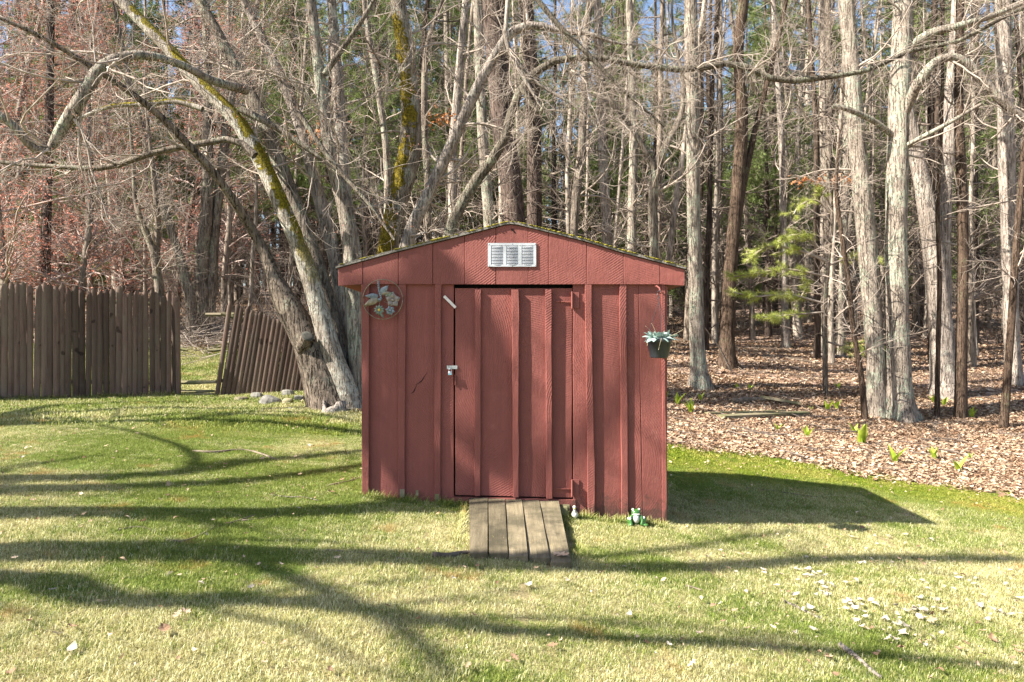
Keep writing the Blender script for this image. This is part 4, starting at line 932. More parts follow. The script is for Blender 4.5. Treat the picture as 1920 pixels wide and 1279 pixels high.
# ---- trees behind and right of the shed
traced_tree('mossy_trunk_tree', 'thick trunk with yellow moss rising behind the left roof slope', [([(700, 770, 44), (712, 620, 40), (728, 460, 38), (748, 370, 42), (768, 285, 44), (770, 200, 38), (760, 100, 35), (746, 0, 30), (735, -90, 26)], 11.6)], M_BARK_MOSSL, seed=1, tw=(22, 90, 260))
traced_tree('leaning_tree', 'pale slim trunk leaning to the right above the shed roof', [([(722, 766, 34), (738, 560, 30), (772, 430, 26), (802, 366, 24), (850, 262, 22), (902, 150, 20), (950, 72, 18), (985, 46, 15), (1045, 58, 12), (1100, 62, 9), (1150, 80, 6)], 11.2)], M_BARK_PALE, ext=.6, seed=2, tw=(22, 110, 330))
traced_tree('arching_tree', 'crooked tree whose long limb arches across the wood to the right', [([(806, 766, 29), (820, 560, 24), (850, 412, 20), (884, 350, 20), (925, 298, 18), (952, 248, 17), (972, 172, 15), (1010, 130, 14), (1048, 112, 13), (1110, 108, 11), (1160, 118, 13), (1215, 124, 10), (1270, 132, 12), (1330, 124, 11), (1392, 120, 12), (1425, 142, 10), (1470, 153, 12), (1505, 160, 13), (1535, 147, 10), (1580, 142, 10), (1625, 133, 8), (1660, 106, 8), (1700, 97, 8), (1740, 86, 8), (1820, 72, 7), (1880, 32, 7), (1950, 0, 5)], 10.6)], M_BARK_LIMB, ext=.8, seed=3, tw=(70, 420, 1500), t1=(.38, 1), L1=(.6, 1.9), wob=.2, limbs=[([(978, 165, 12), (1010, 210, 9), (1020, 195, 7)], 10.5, None), ([(948, 75, 9), (955, 90, 8), (1000, 150, 7), (1080, 200, 6), (1120, 240, 4)], 10.2, M_BARK_PALE), ([(952, 0, 8), (950, 80, 8), (985, 150, 7), (1015, 200, 5)], 10.1, M_BARK_PALE), ([(1000, -10, 10), (1050, 50, 9), (1110, 110, 8), (1180, 180, 6), (1250, 240, 4)], 10.0, None)])
traced_tree('forked_tree', 'slim forked tree rising from behind the right roof slope', [([(1222, 735, 24), (1224, 600, 21), (1226, 480, 19), (1224, 380, 18), (1232, 312, 16), (1252, 268, 13), (1276, 218, 11), (1282, 170, 9), (1270, 100, 7)], 13.0), ([(1225, 700, 12), (1226, 420, 13), (1226, 320, 13), (1208, 282, 11), (1178, 230, 9), (1140, 180, 7), (1110, 120, 6)], 12.95)], M_BARK_MAPLE, ext=2, seed=4, tw=(24, 110, 340))
traced_tree('grey_tree', 'straight grey trunk beside a metal pole right of the shed', [([(1314, 728, 34), (1310, 690, 30), (1306, 600, 27), (1301, 400, 24), (1298, 200, 25), (1295, 0, 23), (1293, -120, 20)], 14.0)], M_BARK_GREY, seed=5, flare=.7, tw=(24, 100, 260))
traced_tree('dark_tree', 'dark brown wet looking trunk with a mossy foot behind the shed', [([(1364, 688, 30), (1364, 620, 27), (1370, 500, 25), (1384, 340, 25), (1391, 210, 23), (1384, 100, 20), (1394, 0, 20), (1400, -100, 16)], 16.0), ([(1366, 600, 8), (1385, 400, 13), (1410, 270, 11), (1432, 180, 9), (1462, 60, 8), (1480, -30, 6)], 16.05)], M_BARK_DARK, seed=6, flare=.7, tw=(26, 110, 260), tmat=M_TWIG_DARK)
traced_tree('grey_oak', 'tall lichened trunk standing close left of the thickest trunk at right', [([(1646, 782, 38), (1643, 700, 33), (1638, 620, 32), (1625, 450, 33), (1606, 260, 30), (1596, 110, 27), (1586, 0, 27), (1578, -120, 24)], 13.15)], M_BARK_GREY, seed=7, flare=.3, tw=(24, 100, 260))
traced_tree('thick_oak', 'thickest pale grey trunk on the right with flared roots', [([(1692, 789, 50), (1688, 730, 45), (1684, 650, 41), (1681, 450, 39), (1685, 250, 37), (1690, 100, 35), (1695, 0, 34), (1698, -120, 36)], 13.0)], M_BARK_GREY, seed=8, flare=.7, tw=(34, 180, 520),
            limbs=[([(1690, 235, 15), (1708, 185, 18), (1726, 150, 19), (1752, 118, 17), (1786, 107, 16), (1822, 128, 17), (1868, 180, 16), (1925, 228, 14), (1980, 262, 11)], (13.0, 12.5), None), ([(1692, 100, 16), (1740, 64, 17), (1800, 48, 14), (1870, 26, 12), (1930, 0, 10)], (13.0, 12.6), None), ([(1684, 262, 12), (1640, 228, 11), (1590, 205, 10), (1562, 198, 8)], (13.0, 12.7), None), ([(1686, 280, 9), (1720, 262, 9), (1780, 230, 8), (1840, 195, 6)], (13.0, 12.4), None)])
traced_tree('leaning_oak', 'pale trunk leaning to the left behind the slender dark trunk', [([(1772, 745, 52), (1768, 690, 44), (1762, 600, 41), (1749, 470, 36), (1738, 395, 32), (1722, 310, 28), (1702, 220, 24), (1690, 120, 18), (1680, 0, 14)], 15.0), ([(1775, 700, 20), (1768, 420, 28), (1772, 350, 27), (1784, 200, 26), (1794, 60, 24), (1800, -80, 20)], 15.2)], M_BARK_PALE, seed=9, flare=.5, tw=(30, 130, 330))
traced_tree('slender_tree', 'slender straight dark trunk in front of the pale leaning trunk', [([(1801, 783, 20), (1803, 650, 17), (1806, 500, 17), (1803, 350, 16), (1798, 200, 14), (1800, 0, 12)], 13.2)], M_BARK_DARK, seed=10, tw=(24, 90, 220), t1=(.2, 1))
traced_tree('edge_tree', 'thin dark trunk tilting right at the right end of the lawn', [([(1880, 803, 15), (1888, 720, 14), (1896, 600, 13), (1906, 450, 12), (1920, 280, 10), (1930, 120, 9)], 12.5)], M_BARK_DARK, seed=11, tw=(20, 80, 200), t1=(.2, 1))
traced_tree('woodland_tree', 'grey trunk at the right edge behind the thin dark trunk', [([(1902, 722, 30), (1897, 600, 26), (1894, 450, 27), (1887, 250, 28), (1880, 0, 27), (1878, -100, 24)], 16.3)], M_BARK_PALE, seed=12, tw=(26, 110, 260))
traced_tree('sapling', 'crooked thin sapling left of the two thick trunks at right', [([(1622, 792, 11), (1614, 700, 10), (1600, 620, 9), (1590, 520, 9), (1578, 440, 8), (1568, 360, 7), (1572, 280, 5)], 12.6)], M_BARK_DARK, ext=.5, seed=13, tw=(26, 90, 160), t1=(.15, 1), L1=(.4, 1.1))
traced_tree('sapling', 'straight thin sapling between the thickest trunk and the pale leaning trunk', [([(1757, 772, 9), (1759, 650, 8), (1762, 520, 8), (1758, 400, 7), (1765, 250, 6), (1768, 100, 5)], 13.2)], M_BARK_DARK, ext=1, seed=14, tw=(20, 60, 120), t1=(.15, 1), L1=(.4, 1.1))
for i, (pts, d, lab) in enumerate([
    ([(1474, 652, 17), (1471, 550, 14), (1470, 450, 13), (1465, 250, 12), (1457, 130, 11), (1450, 0, 10)], 21, 'slim pale trunk right of the dark brown trunk, behind the young pine'),
    ([(1556, 662, 14), (1553, 500, 13), (1550, 400, 13), (1556, 200, 12), (1552, 0, 11)], 20, 'slim trunk among three close together left of the thick grey trunks'),
    ([(1578, 668, 14), (1580, 520, 13), (1586, 350, 13), (1590, 150, 12), (1600, 0, 11)], 19.5, 'slim trunk just left of the lichened grey trunk'),
    ([(1498, 620, 11), (1497, 500, 10), (1495, 300, 10), (1505, 100, 9), (1510, 0, 8)], 24, 'very thin distant trunk behind the young pine sprays'),
    ([(1340, 640, 14), (1342, 450, 13), (1350, 250, 11), (1345, 0, 10)], 22, 'thin trunk between the grey trunk and the dark brown trunk'),
    ([(1185, 650, 18), (1185, 430, 17), (1188, 250, 15), (1180, 0, 13)], 17, 'woodland trunk above the right roof slope left of the forked tree'),
    ([(1142, 650, 20), (1138, 430, 18), (1128, 250, 16), (1120, 0, 14)], 18, 'woodland trunk above the right roof slope nearer the peak'),
    ([(1070, 650, 20), (1075, 430, 19), (1090, 280, 17), (1098, 100, 15), (1105, 0, 14)], 15, 'woodland trunk just right of the roof peak'),
    ([(925, 660, 24), (918, 430, 22), (905, 250, 20), (895, 0, 18)], 16, 'woodland trunk just left of the roof peak'),
    ([(860, 660, 19), (848, 330, 18), (856, 200, 17), (868, 60, 15), (874, 0, 14)], 14.5, 'upright lichened trunk left of the peak behind the leaning trunk'),
    ([(805, 660, 14), (803, 380, 14), (796, 220, 13), (798, 100, 10), (815, 40, 8)], 13.2, 'slim white trunk with clinging orange leaves beside the mossy trunk'),
    ([(722, 660, 14), (726, 330, 13), (712, 190, 12), (690, 60, 10), (682, 0, 8)], 13.6, 'slim trunk left of the mossy trunk'),
]): traced_tree('woodland_tree', lab, [(pts, d)], (M_BARK_PALE, M_BARK_WOOD, M_BARK_GREY)[i % 3], seed=20 + i, sides=9, tw=(26, 110, 220), t1=(.12, 1), tmat=M_TWIG)
traced_tree('pine_trunk', 'thick dark furrowed trunk rising behind the roof peak', [([(975, 660, 42), (966, 420, 40), (945, 250, 42), (932, 100, 44), (922, -60, 42)], 17)], M_BARK_PINE, seed=40, tw=(40, 130, 300), tmat=M_TWIG_DARK)
traced_tree('pine_trunk', 'dark furrowed trunk just right of the one behind the roof peak', [([(1000, 660, 30), (1002, 420, 28), (1000, 200, 28), (985, 0, 26)], 18.5)], M_BARK_PINE, seed=41, tw=(40, 130, 300), tmat=M_TWIG_DARK)
traced_tree('fence_tree', 'bare crooked trunk standing behind the right end of the fence', [([(300, 640, 20), (300, 560, 17), (296, 520, 16), (288, 470, 15), (272, 432, 12), (255, 380, 9), (250, 300, 7)], 13.2), ([(298, 560, 9), (294, 470, 12), (296, 420, 11), (290, 350, 9), (280, 260, 7)], 13.25)], M_BARK_WOOD, ext=1.5, seed=42, tw=(34, 170, 500), t1=(.3, 1), tmat=M_TWIG)
traced_tree('twin_tree', 'pair of thick grey trunks behind the gap in the fence', [([(375, 580, 30), (376, 520, 24), (380, 460, 22), (388, 380, 20), (390, 200, 18)], 18), ([(388, 584, 28), (396, 520, 24), (400, 450, 20), (412, 350, 18), (430, 200, 16)], 18.2)], M_BARK_WOOD, seed=43, tw=(40, 200, 500), tmat=M_TWIG)
traced_tree('slanting_tree', 'slanting dark trunk left of the twin trunks behind the fence gap', [([(362, 586, 20), (350, 530, 18), (336, 478, 16), (320, 430, 15), (300, 360, 13), (270, 250, 11)], 17.6)], M_BARK_WOOD, seed=44, tw=(30, 150, 400), tmat=M_TWIG)
traced_tree('pine_trunk', 'dark purplish trunk above the left part of the fence', [([(84, 600, 18), (86, 480, 17), (88, 380, 16), (92, 250, 15), (96, 0, 12)], 17)], M_BARK_PINE, seed=45, tw=(40, 140, 300), tmat=M_TWIG_DARK)

# ---- generic woodland trees: a few models, copied
def wood_model(name, H, r0, seed, bark, tmat, c=(60, 260, 700), low=.08, buds=0, lean=.02, L1=(.8, 2.6), up=.02, zb=None, rmax=.03):
    r_ = np.random.default_rng(seed); n = 16
    d = np.array([0, 0, 1.0]); p = np.array([0, 0, -.25]); P = [p]
    for k in range(n - 1): d = nrm(d + r_.normal(0, lean, 3) * [1, 1, 0] + [0, 0, .03]); p = p + d * H / (n - 1); P.append(p)
    P = np.array(P); R_ = r0 * np.linspace(1, .16, n)**.85
    t = thing(name, 'x', 'tree'); obj('trunk', stem_mesh('trunk', P, R_, 8, .04, .3, r_), bark, t)
    lv_ = bushy([(P, R_)], r_, *c, L1=L1, L2=(.4, 1.2), L3=(.2, .6), t1=(low, 1), a1=(40, 95), rmin=.0036, rmax1=rmax, wob=.15, up1=up, zb=zb)
    obj('crown', branch_mesh('crown', lv_, (4, 3, 3)), tmat, t)
    if buds: Vb, Tb = pieces_at(lv_[2][0], buds, .027, r_, .03, .2); b_ = obj('buds', mesh_np('buds', Vb, tris=Tb), M_BUD, t); b_['kind'] = 'stuff'
    return t
models = [wood_model('bare_tree', 21, .105, 1, M_BL_WOOD, M_TWIG_FAR, (55, 220, 520)), wood_model('bare_tree', 19, .08, 2, M_BL_GREY, M_TWIG_FAR, (60, 240, 600), .05), wood_model('bare_tree', 23, .125, 3, M_BL_GREY, M_TWIG_FAR, (50, 200, 480)),
          wood_model('bare_tree', 22, .11, 4, M_BL_DARK, M_TWIG_DARK, (70, 280, 560), .04), wood_model('bare_tree', 17, .065, 5, M_BL_GREY, M_TWIG_FAR, (70, 280, 650), .04, lean=.04)]
budm = [wood_model('red_maple', 11, .11, 6, M_BL_WOOD, M_TWIG_RED, (70, 420, 1900), .12, 3, .05, (1.0, 3.2)), wood_model('red_maple', 9.5, .09, 7, M_BL_WOOD, M_TWIG_RED, (70, 420, 1900), .10, 3, .06, (1.0, 3.0))]

def needles(P, n_per, L, w, rg, k=5, tmin=.15, droop=-.1):
    B, m = P.shape[:2]; c = B * n_per
    b = np.repeat(np.arange(B), n_per); f = rg.uniform(tmin, 1, c) * (m - 1); i = np.minimum(f.astype(int), m - 2); wt = (f - i)[:, None]
    p = P[b, i] * (1 - wt) + P[b, i + 1] * wt; tan = nrm(P[b, i + 1] - P[b, i])
    d = nrm(tan[:, None] * .8 + rg.normal(0, .75, (c, k, 3)) + [0, 0, droop]); s = nrm(rg.normal(0, 1, (c, k, 3))) * w / 2
    l = (L * rg.uniform(.6, 1.2, (c, k)))[..., None]
    V = np.stack([p[:, None] - s, p[:, None] + s, p[:, None] + d * l], 2).reshape(-1, 3)
    return V, np.arange(len(V)).reshape(-1, 3)
def pine_model(name, H, r0, seed, low, L1=(1.6, 3.6), nb=100, nn=12, nl=.26, nw=.034, nm=None):
    r_ = np.random.default_rng(seed); P = np.stack([r_.normal(0, .05, 12).cumsum() * .5, r_.normal(0, .05, 12).cumsum() * .5, np.linspace(-.25, H, 12)], 1); R_ = r0 * np.linspace(1, .1, 12)
    t = thing(name, 'x', 'tree'); obj('trunk', stem_mesh('trunk', P, R_, 8, .05, .3, r_), M_BL_PINE, t)
    dead = grow(P[None], R_[None], 70, 6, (.8, 2.2), (75, 100), r_, -.02, .12, (.06, low + .1), .2, .02, .006)
    l1 = grow(P[None], R_[None], nb, 7, L1, (65, 95), r_, .05, .06, (low, .99), .28, .05, .01, shrink=.75)
    l2 = grow(*l1, nb * 8, 5, (.5, 1.3), (30, 65), r_, .03, .08, (.25, 1), .5, .02, .006)
    obj('branches', branch_mesh('branches', [dead, grow(*dead, 160, 4, (.3, .8), (30, 70), r_, 0, .15, (.2, 1), .6, .01, .004), l1, l2], (3, 3, 4, 3)), M_TWIG_DARK, t)
    V, T = needles(l2[0], nn, nl, nw, r_); c_ = obj('crown', mesh_np('crown', V, tris=T), nm or M_NEEDLE, t)
    return t
pinem = [pine_model('white_pine', 23, .24, 31, .30), pine_model('white_pine', 20, .20, 32, .22), pine_model('white_pine', 9, .08, 33, .12, (.9, 2.2), 60)]

M_NEEDLE_M = plain('sunlit_pine_needles', (0.13, 0.185, 0.045), (0.29, 0.35, 0.12), 1.2, 0.6, 0.3, 0.3)  # brighter copy of the pine needles, sunlight put into the colour
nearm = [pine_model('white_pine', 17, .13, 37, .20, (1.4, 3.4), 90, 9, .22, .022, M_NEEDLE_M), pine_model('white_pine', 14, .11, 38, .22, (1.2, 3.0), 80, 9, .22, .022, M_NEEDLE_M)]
M_NEEDLE_D = plain('hemlock_needles', (0.030, 0.042, 0.017), (0.075, 0.098, 0.040), 1.2, 0.7, 0.1, 0.2)  # dark hemlock green, chosen so its colour gives the deep wood its shade
hemm = [pine_model('hemlock', 14, .14, 35, .07, (1.6, 3.4), 110, 10, .22, .045, M_NEEDLE_D), pine_model('hemlock', 11, .11, 36, .06, (1.4, 3.0), 100, 10, .22, .045, M_NEEDLE_D)]
def shrub_model(seed, H=2.6, tm=M_TWIG):
    r_ = np.random.default_rng(seed); t = thing('bare_shrub', 'x', 'shrub'); n = 9
    b = np.zeros((n, 6, 3)); d = nrm(np.c_[r_.normal(0, .35, (n, 2)), np.ones(n)]); b[:, 0, :2] = r_.normal(0, .12, (n, 2)); b[:, 0, 2] = -.1
    for s in range(1, 6): d = nrm(d + r_.normal(0, .12, (n, 3))); b[:, s] = b[:, s - 1] + d * (H * r_.uniform(.6, 1.1, n) / 5)[:, None]
    R_ = np.repeat(np.linspace(.012, .004, 6)[None], n, 0)
    l2 = grow(b, R_, 60, 6, (.4, 1.1), (25, 70), r_, .02, .18, (.1, 1), .6, .01, .0035); l3 = grow(*l2, 220, 4, (.15, .5), (25, 70), r_, .02, .18, (.1, 1), .7, .006, .003)
    obj('stems', branch_mesh('stems', [(b, R_)], (5,)), tm, t); obj('twigs', branch_mesh('twigs', [l2, l3], (3, 3)), tm, t)
    return t
shrubm = [shrub_model(51), shrub_model(52, 2.0, M_TWIG_DARK), shrub_model(53, 3.2, M_TWIG)]
used = set()
def place(model, x, y, s, rz, label, group, tilt=(0, 0)):
    o = model if model.name not in used else copy_tree(model); used.add(model.name)
    o.location = (x, y, float(gz(x, y))); o.rotation_euler = (tilt[0], tilt[1], rz); o.scale = (s, s, s)
    r_ = x / y; reg = ' behind the fence' if r_ < -.25 else (' above the shed roof' if r_ < .22 else ' right of the shed')
    if group and ('wood' in group or 'under' in group): label = label + reg; group = group + reg
    tag(o, label, o['category'], group); return o
rs = np.random.default_rng(77)
spots = []
def free(x, y, r):
    for a, b, c in spots:
        if (a - x)**2 + (b - y)**2 < max(r, c)**2: return False
    spots.append((x, y, r)); return True
for px, d in ((1314, 14), (1366, 16), (1646, 13.1), (1692, 13), (1772, 15), (1902, 16.3), (1474, 21), (720, 11.5), (840, 10.6), (380, 18)): free((px - CX) / FPX * d, d, 1.0)
def scatter_trees(n, ylo, yhi, ms, label, group, gap, pw=1.0, srange=(.85, 1.15), test=None):
    c = tries = 0
    while c < n and tries < n * 40:
        tries += 1; y = ylo + (yhi - ylo) * rs.random()**pw; x = rs.uniform(-1, 1) * (.80 * y + 1.5)
        if test is not None and not test(x, y): continue
        if not free(x, y, gap): continue
        place(ms[rs.integers(len(ms))], x, y, rs.uniform(*srange), rs.uniform(0, 6.28), label, group, tuple(rs.normal(0, .03, 2))); c += 1
wood = lambda x, y: not (-.74 < x / y < -.40 and y < 22)
for px, d, k, s in ((20, 15.5, 0, 1.0), (150, 17, 1, 1.05), (235, 19, 0, .9), (70, 20, 1, 1.2), (-90, 16, 0, 1.0), (420, 21, 1, 1.1), (330, 24, 0, 1.1)):
    x = (px - CX) / FPX * d; free(x, d, .8); place(budm[k], x, d, s, px * .7, 'red budding maple with a haze of coral buds behind the fence', 'red budding maples behind the fence')
for px, d, k, s_ in ((690, 21, 0, .9), (560, 24, 1, 1.1), (835, 25, 0, 1.0), (900, 22, 1, 1.0), (1040, 27, 0, 1.05), (480, 27, 0, 1.0), (1440, 24, 1, 1.0), (1830, 22, 0, .8), (1560, 27, 0, 1.0), (1730, 26, 1, 1.0), (1230, 25, 0, .95)):
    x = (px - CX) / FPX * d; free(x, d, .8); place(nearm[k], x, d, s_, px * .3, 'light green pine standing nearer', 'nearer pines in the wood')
scatter_trees(12, 36, 62, pinem[:2], 'tall green pine far back', 'tall pines in the wood', 3.0, 1, (.95, 1.25), lambda x, y: -.42 < x / y < -.02)
scatter_trees(44, 30, 70, pinem[:2], 'tall green pine far back', 'tall pines in the wood', 2.6, 1, (.85, 1.15))
scatter_trees(20, 20, 44, pinem[2:], 'small green pine in the understorey', 'small understorey pines', 2.0, 1, (.6, 1.1), lambda x, y: x / y > .1 or x / y < -.42)
scatter_trees(46, 36, 68, hemm, 'dark evergreen deep in the wood', 'dark evergreens deep in the wood', 1.6, 1, (.9, 1.5))
scatter_trees(115, 17.5, 34, models, 'bare slender tree crowded in the wood', 'bare trees in the wood', .75, 1, (.75, 1.1), wood)
scatter_trees(150, 34, 75, models, 'bare slender tree crowded in the wood', 'bare trees in the wood', .9, 1, (.85, 1.2))
scatter_trees(75, 16.5, 40, shrubm, 'leafless twiggy shrub in the understorey', 'leafless understorey shrubs', .8, 1, (.6, 1.2), lambda x, y: not (.05 < x / y < .75 and y < 19))
rt = np.random.default_rng(808); n = 520; ty = rt.uniform(76, 118, n); tx = rt.uniform(-1, 1, n) * (.8 * ty + 4); TP = np.zeros((n, 8, 3)); TP[:, 0] = np.c_[tx, ty, gz(tx, ty) - .3]; d = np.tile([0, 0, 1.0], (n, 1)); hh = rt.uniform(16, 26, n)
for k in range(1, 8): d = nrm(d + rt.normal(0, .03, (n, 3))); TP[:, k] = TP[:, k-1] + d * (hh / 7)[:, None]
TR = rt.uniform(.12, .26, n)[:, None] * np.linspace(1, .2, 8)[None]
b1 = grow(TP, TR, 9000, 5, (1.2, 4.0), (45, 95), rt, .02, .15, (.03, 1), .4, .05, .02); b2 = grow(*b1, 14000, 4, (.6, 1.8), (30, 70), rt, .02, .15, (.2, 1), .7, .03, .016)
V, Q = join_np([tubes(TP, TR, 5), tubes(*b1, 3), tubes(*b2, 3)]); tl = obj('far_woods', mesh_np('far_woods', V, quads=Q), M_TWIG_DARK); tag(tl, 'distant bare woods closing the view behind the trees', 'woods', kind='stuff')
nl_ = needles(b1[0][rt.random(9000) < .8], 7, .9, .20, rt, 4, .2, -.2); V, T = nl_; tf = obj('far_evergreens', mesh_np('far_evergreens', V, tris=T), M_NEEDLE_D); tag(tf, 'dark evergreen mass among the distant woods', 'evergreens', kind='stuff')  # same dark needle colour stands in for shade between the distant trunks
# trees on the lawn's far left, whose shadows cross the grass and the shed
SH = np.array([SUN_DIR.x, SUN_DIR.y, SUN_DIR.z]) / -SUN_DIR.z
def shadow_pts(pts):
    """pixels on the lawn or ('w', px, py) on the shed front -> points where the shadow falls"""
    return [np.array([sx(p[1]), YF - .02, sz(p[2])]) if p[0] == 'w' else ground_hit(*p) for p in pts]
def shade_tree(name, label, main, forks=(), xb=-8.6, k=.80, r=(.15, .07), seed=0, m=M_BL_GREY):
    """a tree whose trunk and limbs stand where the sun would throw the shadows the photograph shows"""
    r_ = np.random.default_rng(900 + seed); G = shadow_pts(main); d0 = (G[1] - G[0]) * .35 + SH * np.array([1, 1, 0]) * .65 * np.linalg.norm(G[1] - G[0]) / 1.2; d0 = d0 / d0[0]
    base = G[0] + d0 * (xb - G[0][0]); base[2] = float(gz(base[0], base[1]))
    h = lambda g_: max(0.0, (g_[0] - xb) * k)
    P = [base - [0, 0, .2]] + [g_ - SH * h(g_) for g_ in G]
    row = resample(np.c_[np.array(P), np.linspace(r[0], r[1], len(P))], 24); t = thing(name, label, 'tree', group='shade trees beside the lawn')
    obj('trunk', stem_mesh('trunk', row[:, :3], row[:, 3], 10, .05, .4, r_, 40), m, t); al = [(row[:, :3], row[:, 3])]
    for f in forks:
        Gf = shadow_pts(f[0]); h0 = h(Gf[0]); Pf = [g_ - SH * (h0 + f[2] * i_) for i_, g_ in enumerate(Gf)]
        q_ = resample(np.c_[np.array(Pf), np.linspace(f[1], f[1] * .45, len(Pf))], 14); al.append((q_[:, :3], q_[:, 3])); obj('limb', stem_mesh('limb', q_[:, :3], q_[:, 3], 8, .04, 0, r_), m, t)
    lv_ = bushy(al, r_, 10, 26, 50, L1=(.8, 2.2), t1=(.35, 1), r1=.35, rmax1=.03, rmin=.004, a1=(30, 70)); obj('crown', branch_mesh('crown', lv_, (5, 4, 3)), M_TWIG, t)
shade_tree('shade_tree', 'bare tree beside the lawn casting the shadow band before the ramp', [(0, 1037), (450, 1042), (720, 1048), (1000, 1062), (1300, 1066), (1600, 1050), (1915, 1052)], [([(330, 1040), (450, 1052), (560, 1088), (700, 1150), (800, 1215), (850, 1275)], .08, .4), ([(900, 1058), (1060, 1052), (1240, 1034), (1400, 1012), (1500, 997)], .06, .3), ([(150, 1038), (300, 1020), (500, 1015), (680, 1022)], .045, .4)], seed=1, r=(.19, .08))
shade_tree('shade_tree', 'bare leaning tree whose shadow sweeps across the bottom of the lawn', [(-60, 1085), (150, 1120), (320, 1134), (520, 1130), (700, 1148), (960, 1186), (1300, 1205), (1600, 1228), (1915, 1256)], [([(700, 1148), (850, 1160), (1100, 1165), (1400, 1190), (1500, 1200)], .03, .3)], seed=2, r=(.12, .045), xb=-7.6)
shade_tree('shade_tree', 'bare tree beside the lawn whose shadow climbs the shed front', [(-40, 965), (200, 962), (450, 965), (690, 958), ('w', 745, 880), ('w', 770, 740), ('w', 800, 600), ('w', 830, 480)], [([(560, 962), ('w', 870, 920), ('w', 930, 800), ('w', 915, 640), ('w', 870, 545), ('w', 800, 470)], .10, .3), ([(620, 962), ('w', 1010, 900), ('w', 1130, 760), ('w', 1210, 560)], .05, .3), ([(450, 965), ('w', 700, 640), ('w', 760, 560), ('w', 850, 520)], .10, .5)], seed=3, r=(.17, .08))
shade_tree('shade_tree', 'thin bare tree shading the grass left of the shed', [(-30, 900), (200, 897), (350, 886), (480, 866), (600, 856), (690, 846)], [([(350, 886), (370, 862), (330, 835), (250, 812), (190, 800)], .045, .3)], seed=4, r=(.14, .06))
shade_tree('shade_tree', 'thin bare tree standing behind the first shade trees', [(-30, 922), (200, 915), (400, 908), (550, 893), (690, 872)], [], seed=5, r=(.15, .06), xb=-9.4)
shade_tree('shade_tree', 'bare tree shading the grass before the fence', [(-60, 800), (150, 795), (350, 790), (560, 800), (690, 815)], [([(350, 790), (480, 775), (600, 780), (680, 795)], .07, .3), ([(-40, 800), (120, 778), (300, 768), (480, 770), (600, 766)], .11, .3), ([(-40, 800), (100, 790), (260, 783), (420, 778), (560, 785)], .10, .3), ([(-40, 800), (100, 765), (220, 758), (380, 757)], .10, .3)], seed=6, r=(.19, .09), xb=-11)

# ---- the young pine with bright sprays
rp_ = np.random.default_rng(61)
yp = thing('young_pine', 'young pine with bright yellow green needle sprays beside the dark trunk', 'tree')
P, R_ = trace([(1548, 668, 9), (1545, 600, 8), (1552, 500, 8), (1560, 420, 7), (1556, 350, 6), (1548, 300, 5)], 14.5, 14); obj('trunk', stem_mesh('trunk', P, R_, 8, .04, .2, rp_), M_BARK_WOOD, yp)
bl = []
for pts in ([(1550, 490, 6), (1500, 470, 5), (1440, 462, 4), (1400, 490, 3)], [(1550, 480, 5), (1500, 440, 4), (1455, 455, 3)], [(1556, 520, 5), (1480, 505, 4), (1420, 512, 3), (1372, 520, 2)], [(1548, 570, 5), (1480, 552, 4), (1420, 556, 3), (1376, 548, 2)],
            [(1548, 585, 4), (1490, 590, 3), (1430, 595, 2)], [(1558, 400, 4), (1530, 375, 4), (1500, 385, 3), (1488, 402, 2)], [(1558, 390, 4), (1545, 365, 3), (1525, 360, 2)], [(1548, 500, 5), (1590, 485, 4), (1640, 490, 3), (1672, 500, 2)], [(1548, 640, 4), (1600, 655, 3), (1660, 665, 2)], [(1545, 540, 4), (1520, 530, 3), (1500, 560, 2)]):
    dd = 14.5 + rp_.uniform(-.5, .3); P, R_ = trace([(a, b, c, 14.5 + (dd - 14.5) * i / (len(pts) - 1)) for i, (a, b, c) in enumerate(pts)], 14.5, 8, False); bl.append((P, R_))
BP, BR = np.stack([a for a, _ in bl]), np.stack([b for _, b in bl])
l2 = grow(BP, BR, 190, 5, (.18, .6), (25, 60), rp_, .01, .1, (.2, 1), .6, .008, .002)
l2[0][:, :, 2] = l2[0][:, :1, 2] + (l2[0][:, :, 2] - l2[0][:, :1, 2]) * .5
obj('branches', branch_mesh('branches', [(BP, BR), l2], (5, 3)), M_TWIG, yp)
V, T = needles(l2[0], 16, .12, .0075, rp_, 6, .1, 0); obj('crown', mesh_np('crown', V, tris=T), M_NEEDLE_Y, yp)
for (px, py, d, w, nm, lab) in ((1545, 336, 15.5, 60, 'dead_leaf_spray', 'orange brown dead leaves clinging to a twig above the young pine'), (590, 252, 14.5, 34, 'dead_leaf_spray', 'orange dead leaves clinging behind the maple stems'), (812, 222, 14, 40, 'dead_leaf_spray', 'orange dead leaves clinging beside the mossy trunk')):
    t = thing(nm, lab, 'leaves'); a = px2(px - w, py + 6, d); b_ = px2(px + w, py - 4, d)
    tw_ = np.linspace(a, b_, 6)[None]; obj('twig', branch_mesh('twig', [(tw_, np.full((1, 6), .006))], (4,)), M_TWIG, t)
    V, T = pieces_at(tw_, 120, .05, rp_, .09 if w < 50 else .06, 0); o = obj('dead_leaves', mesh_np('dead_leaves', V, tris=T), M_DEADLEAF, t); o['kind'] = 'stuff'

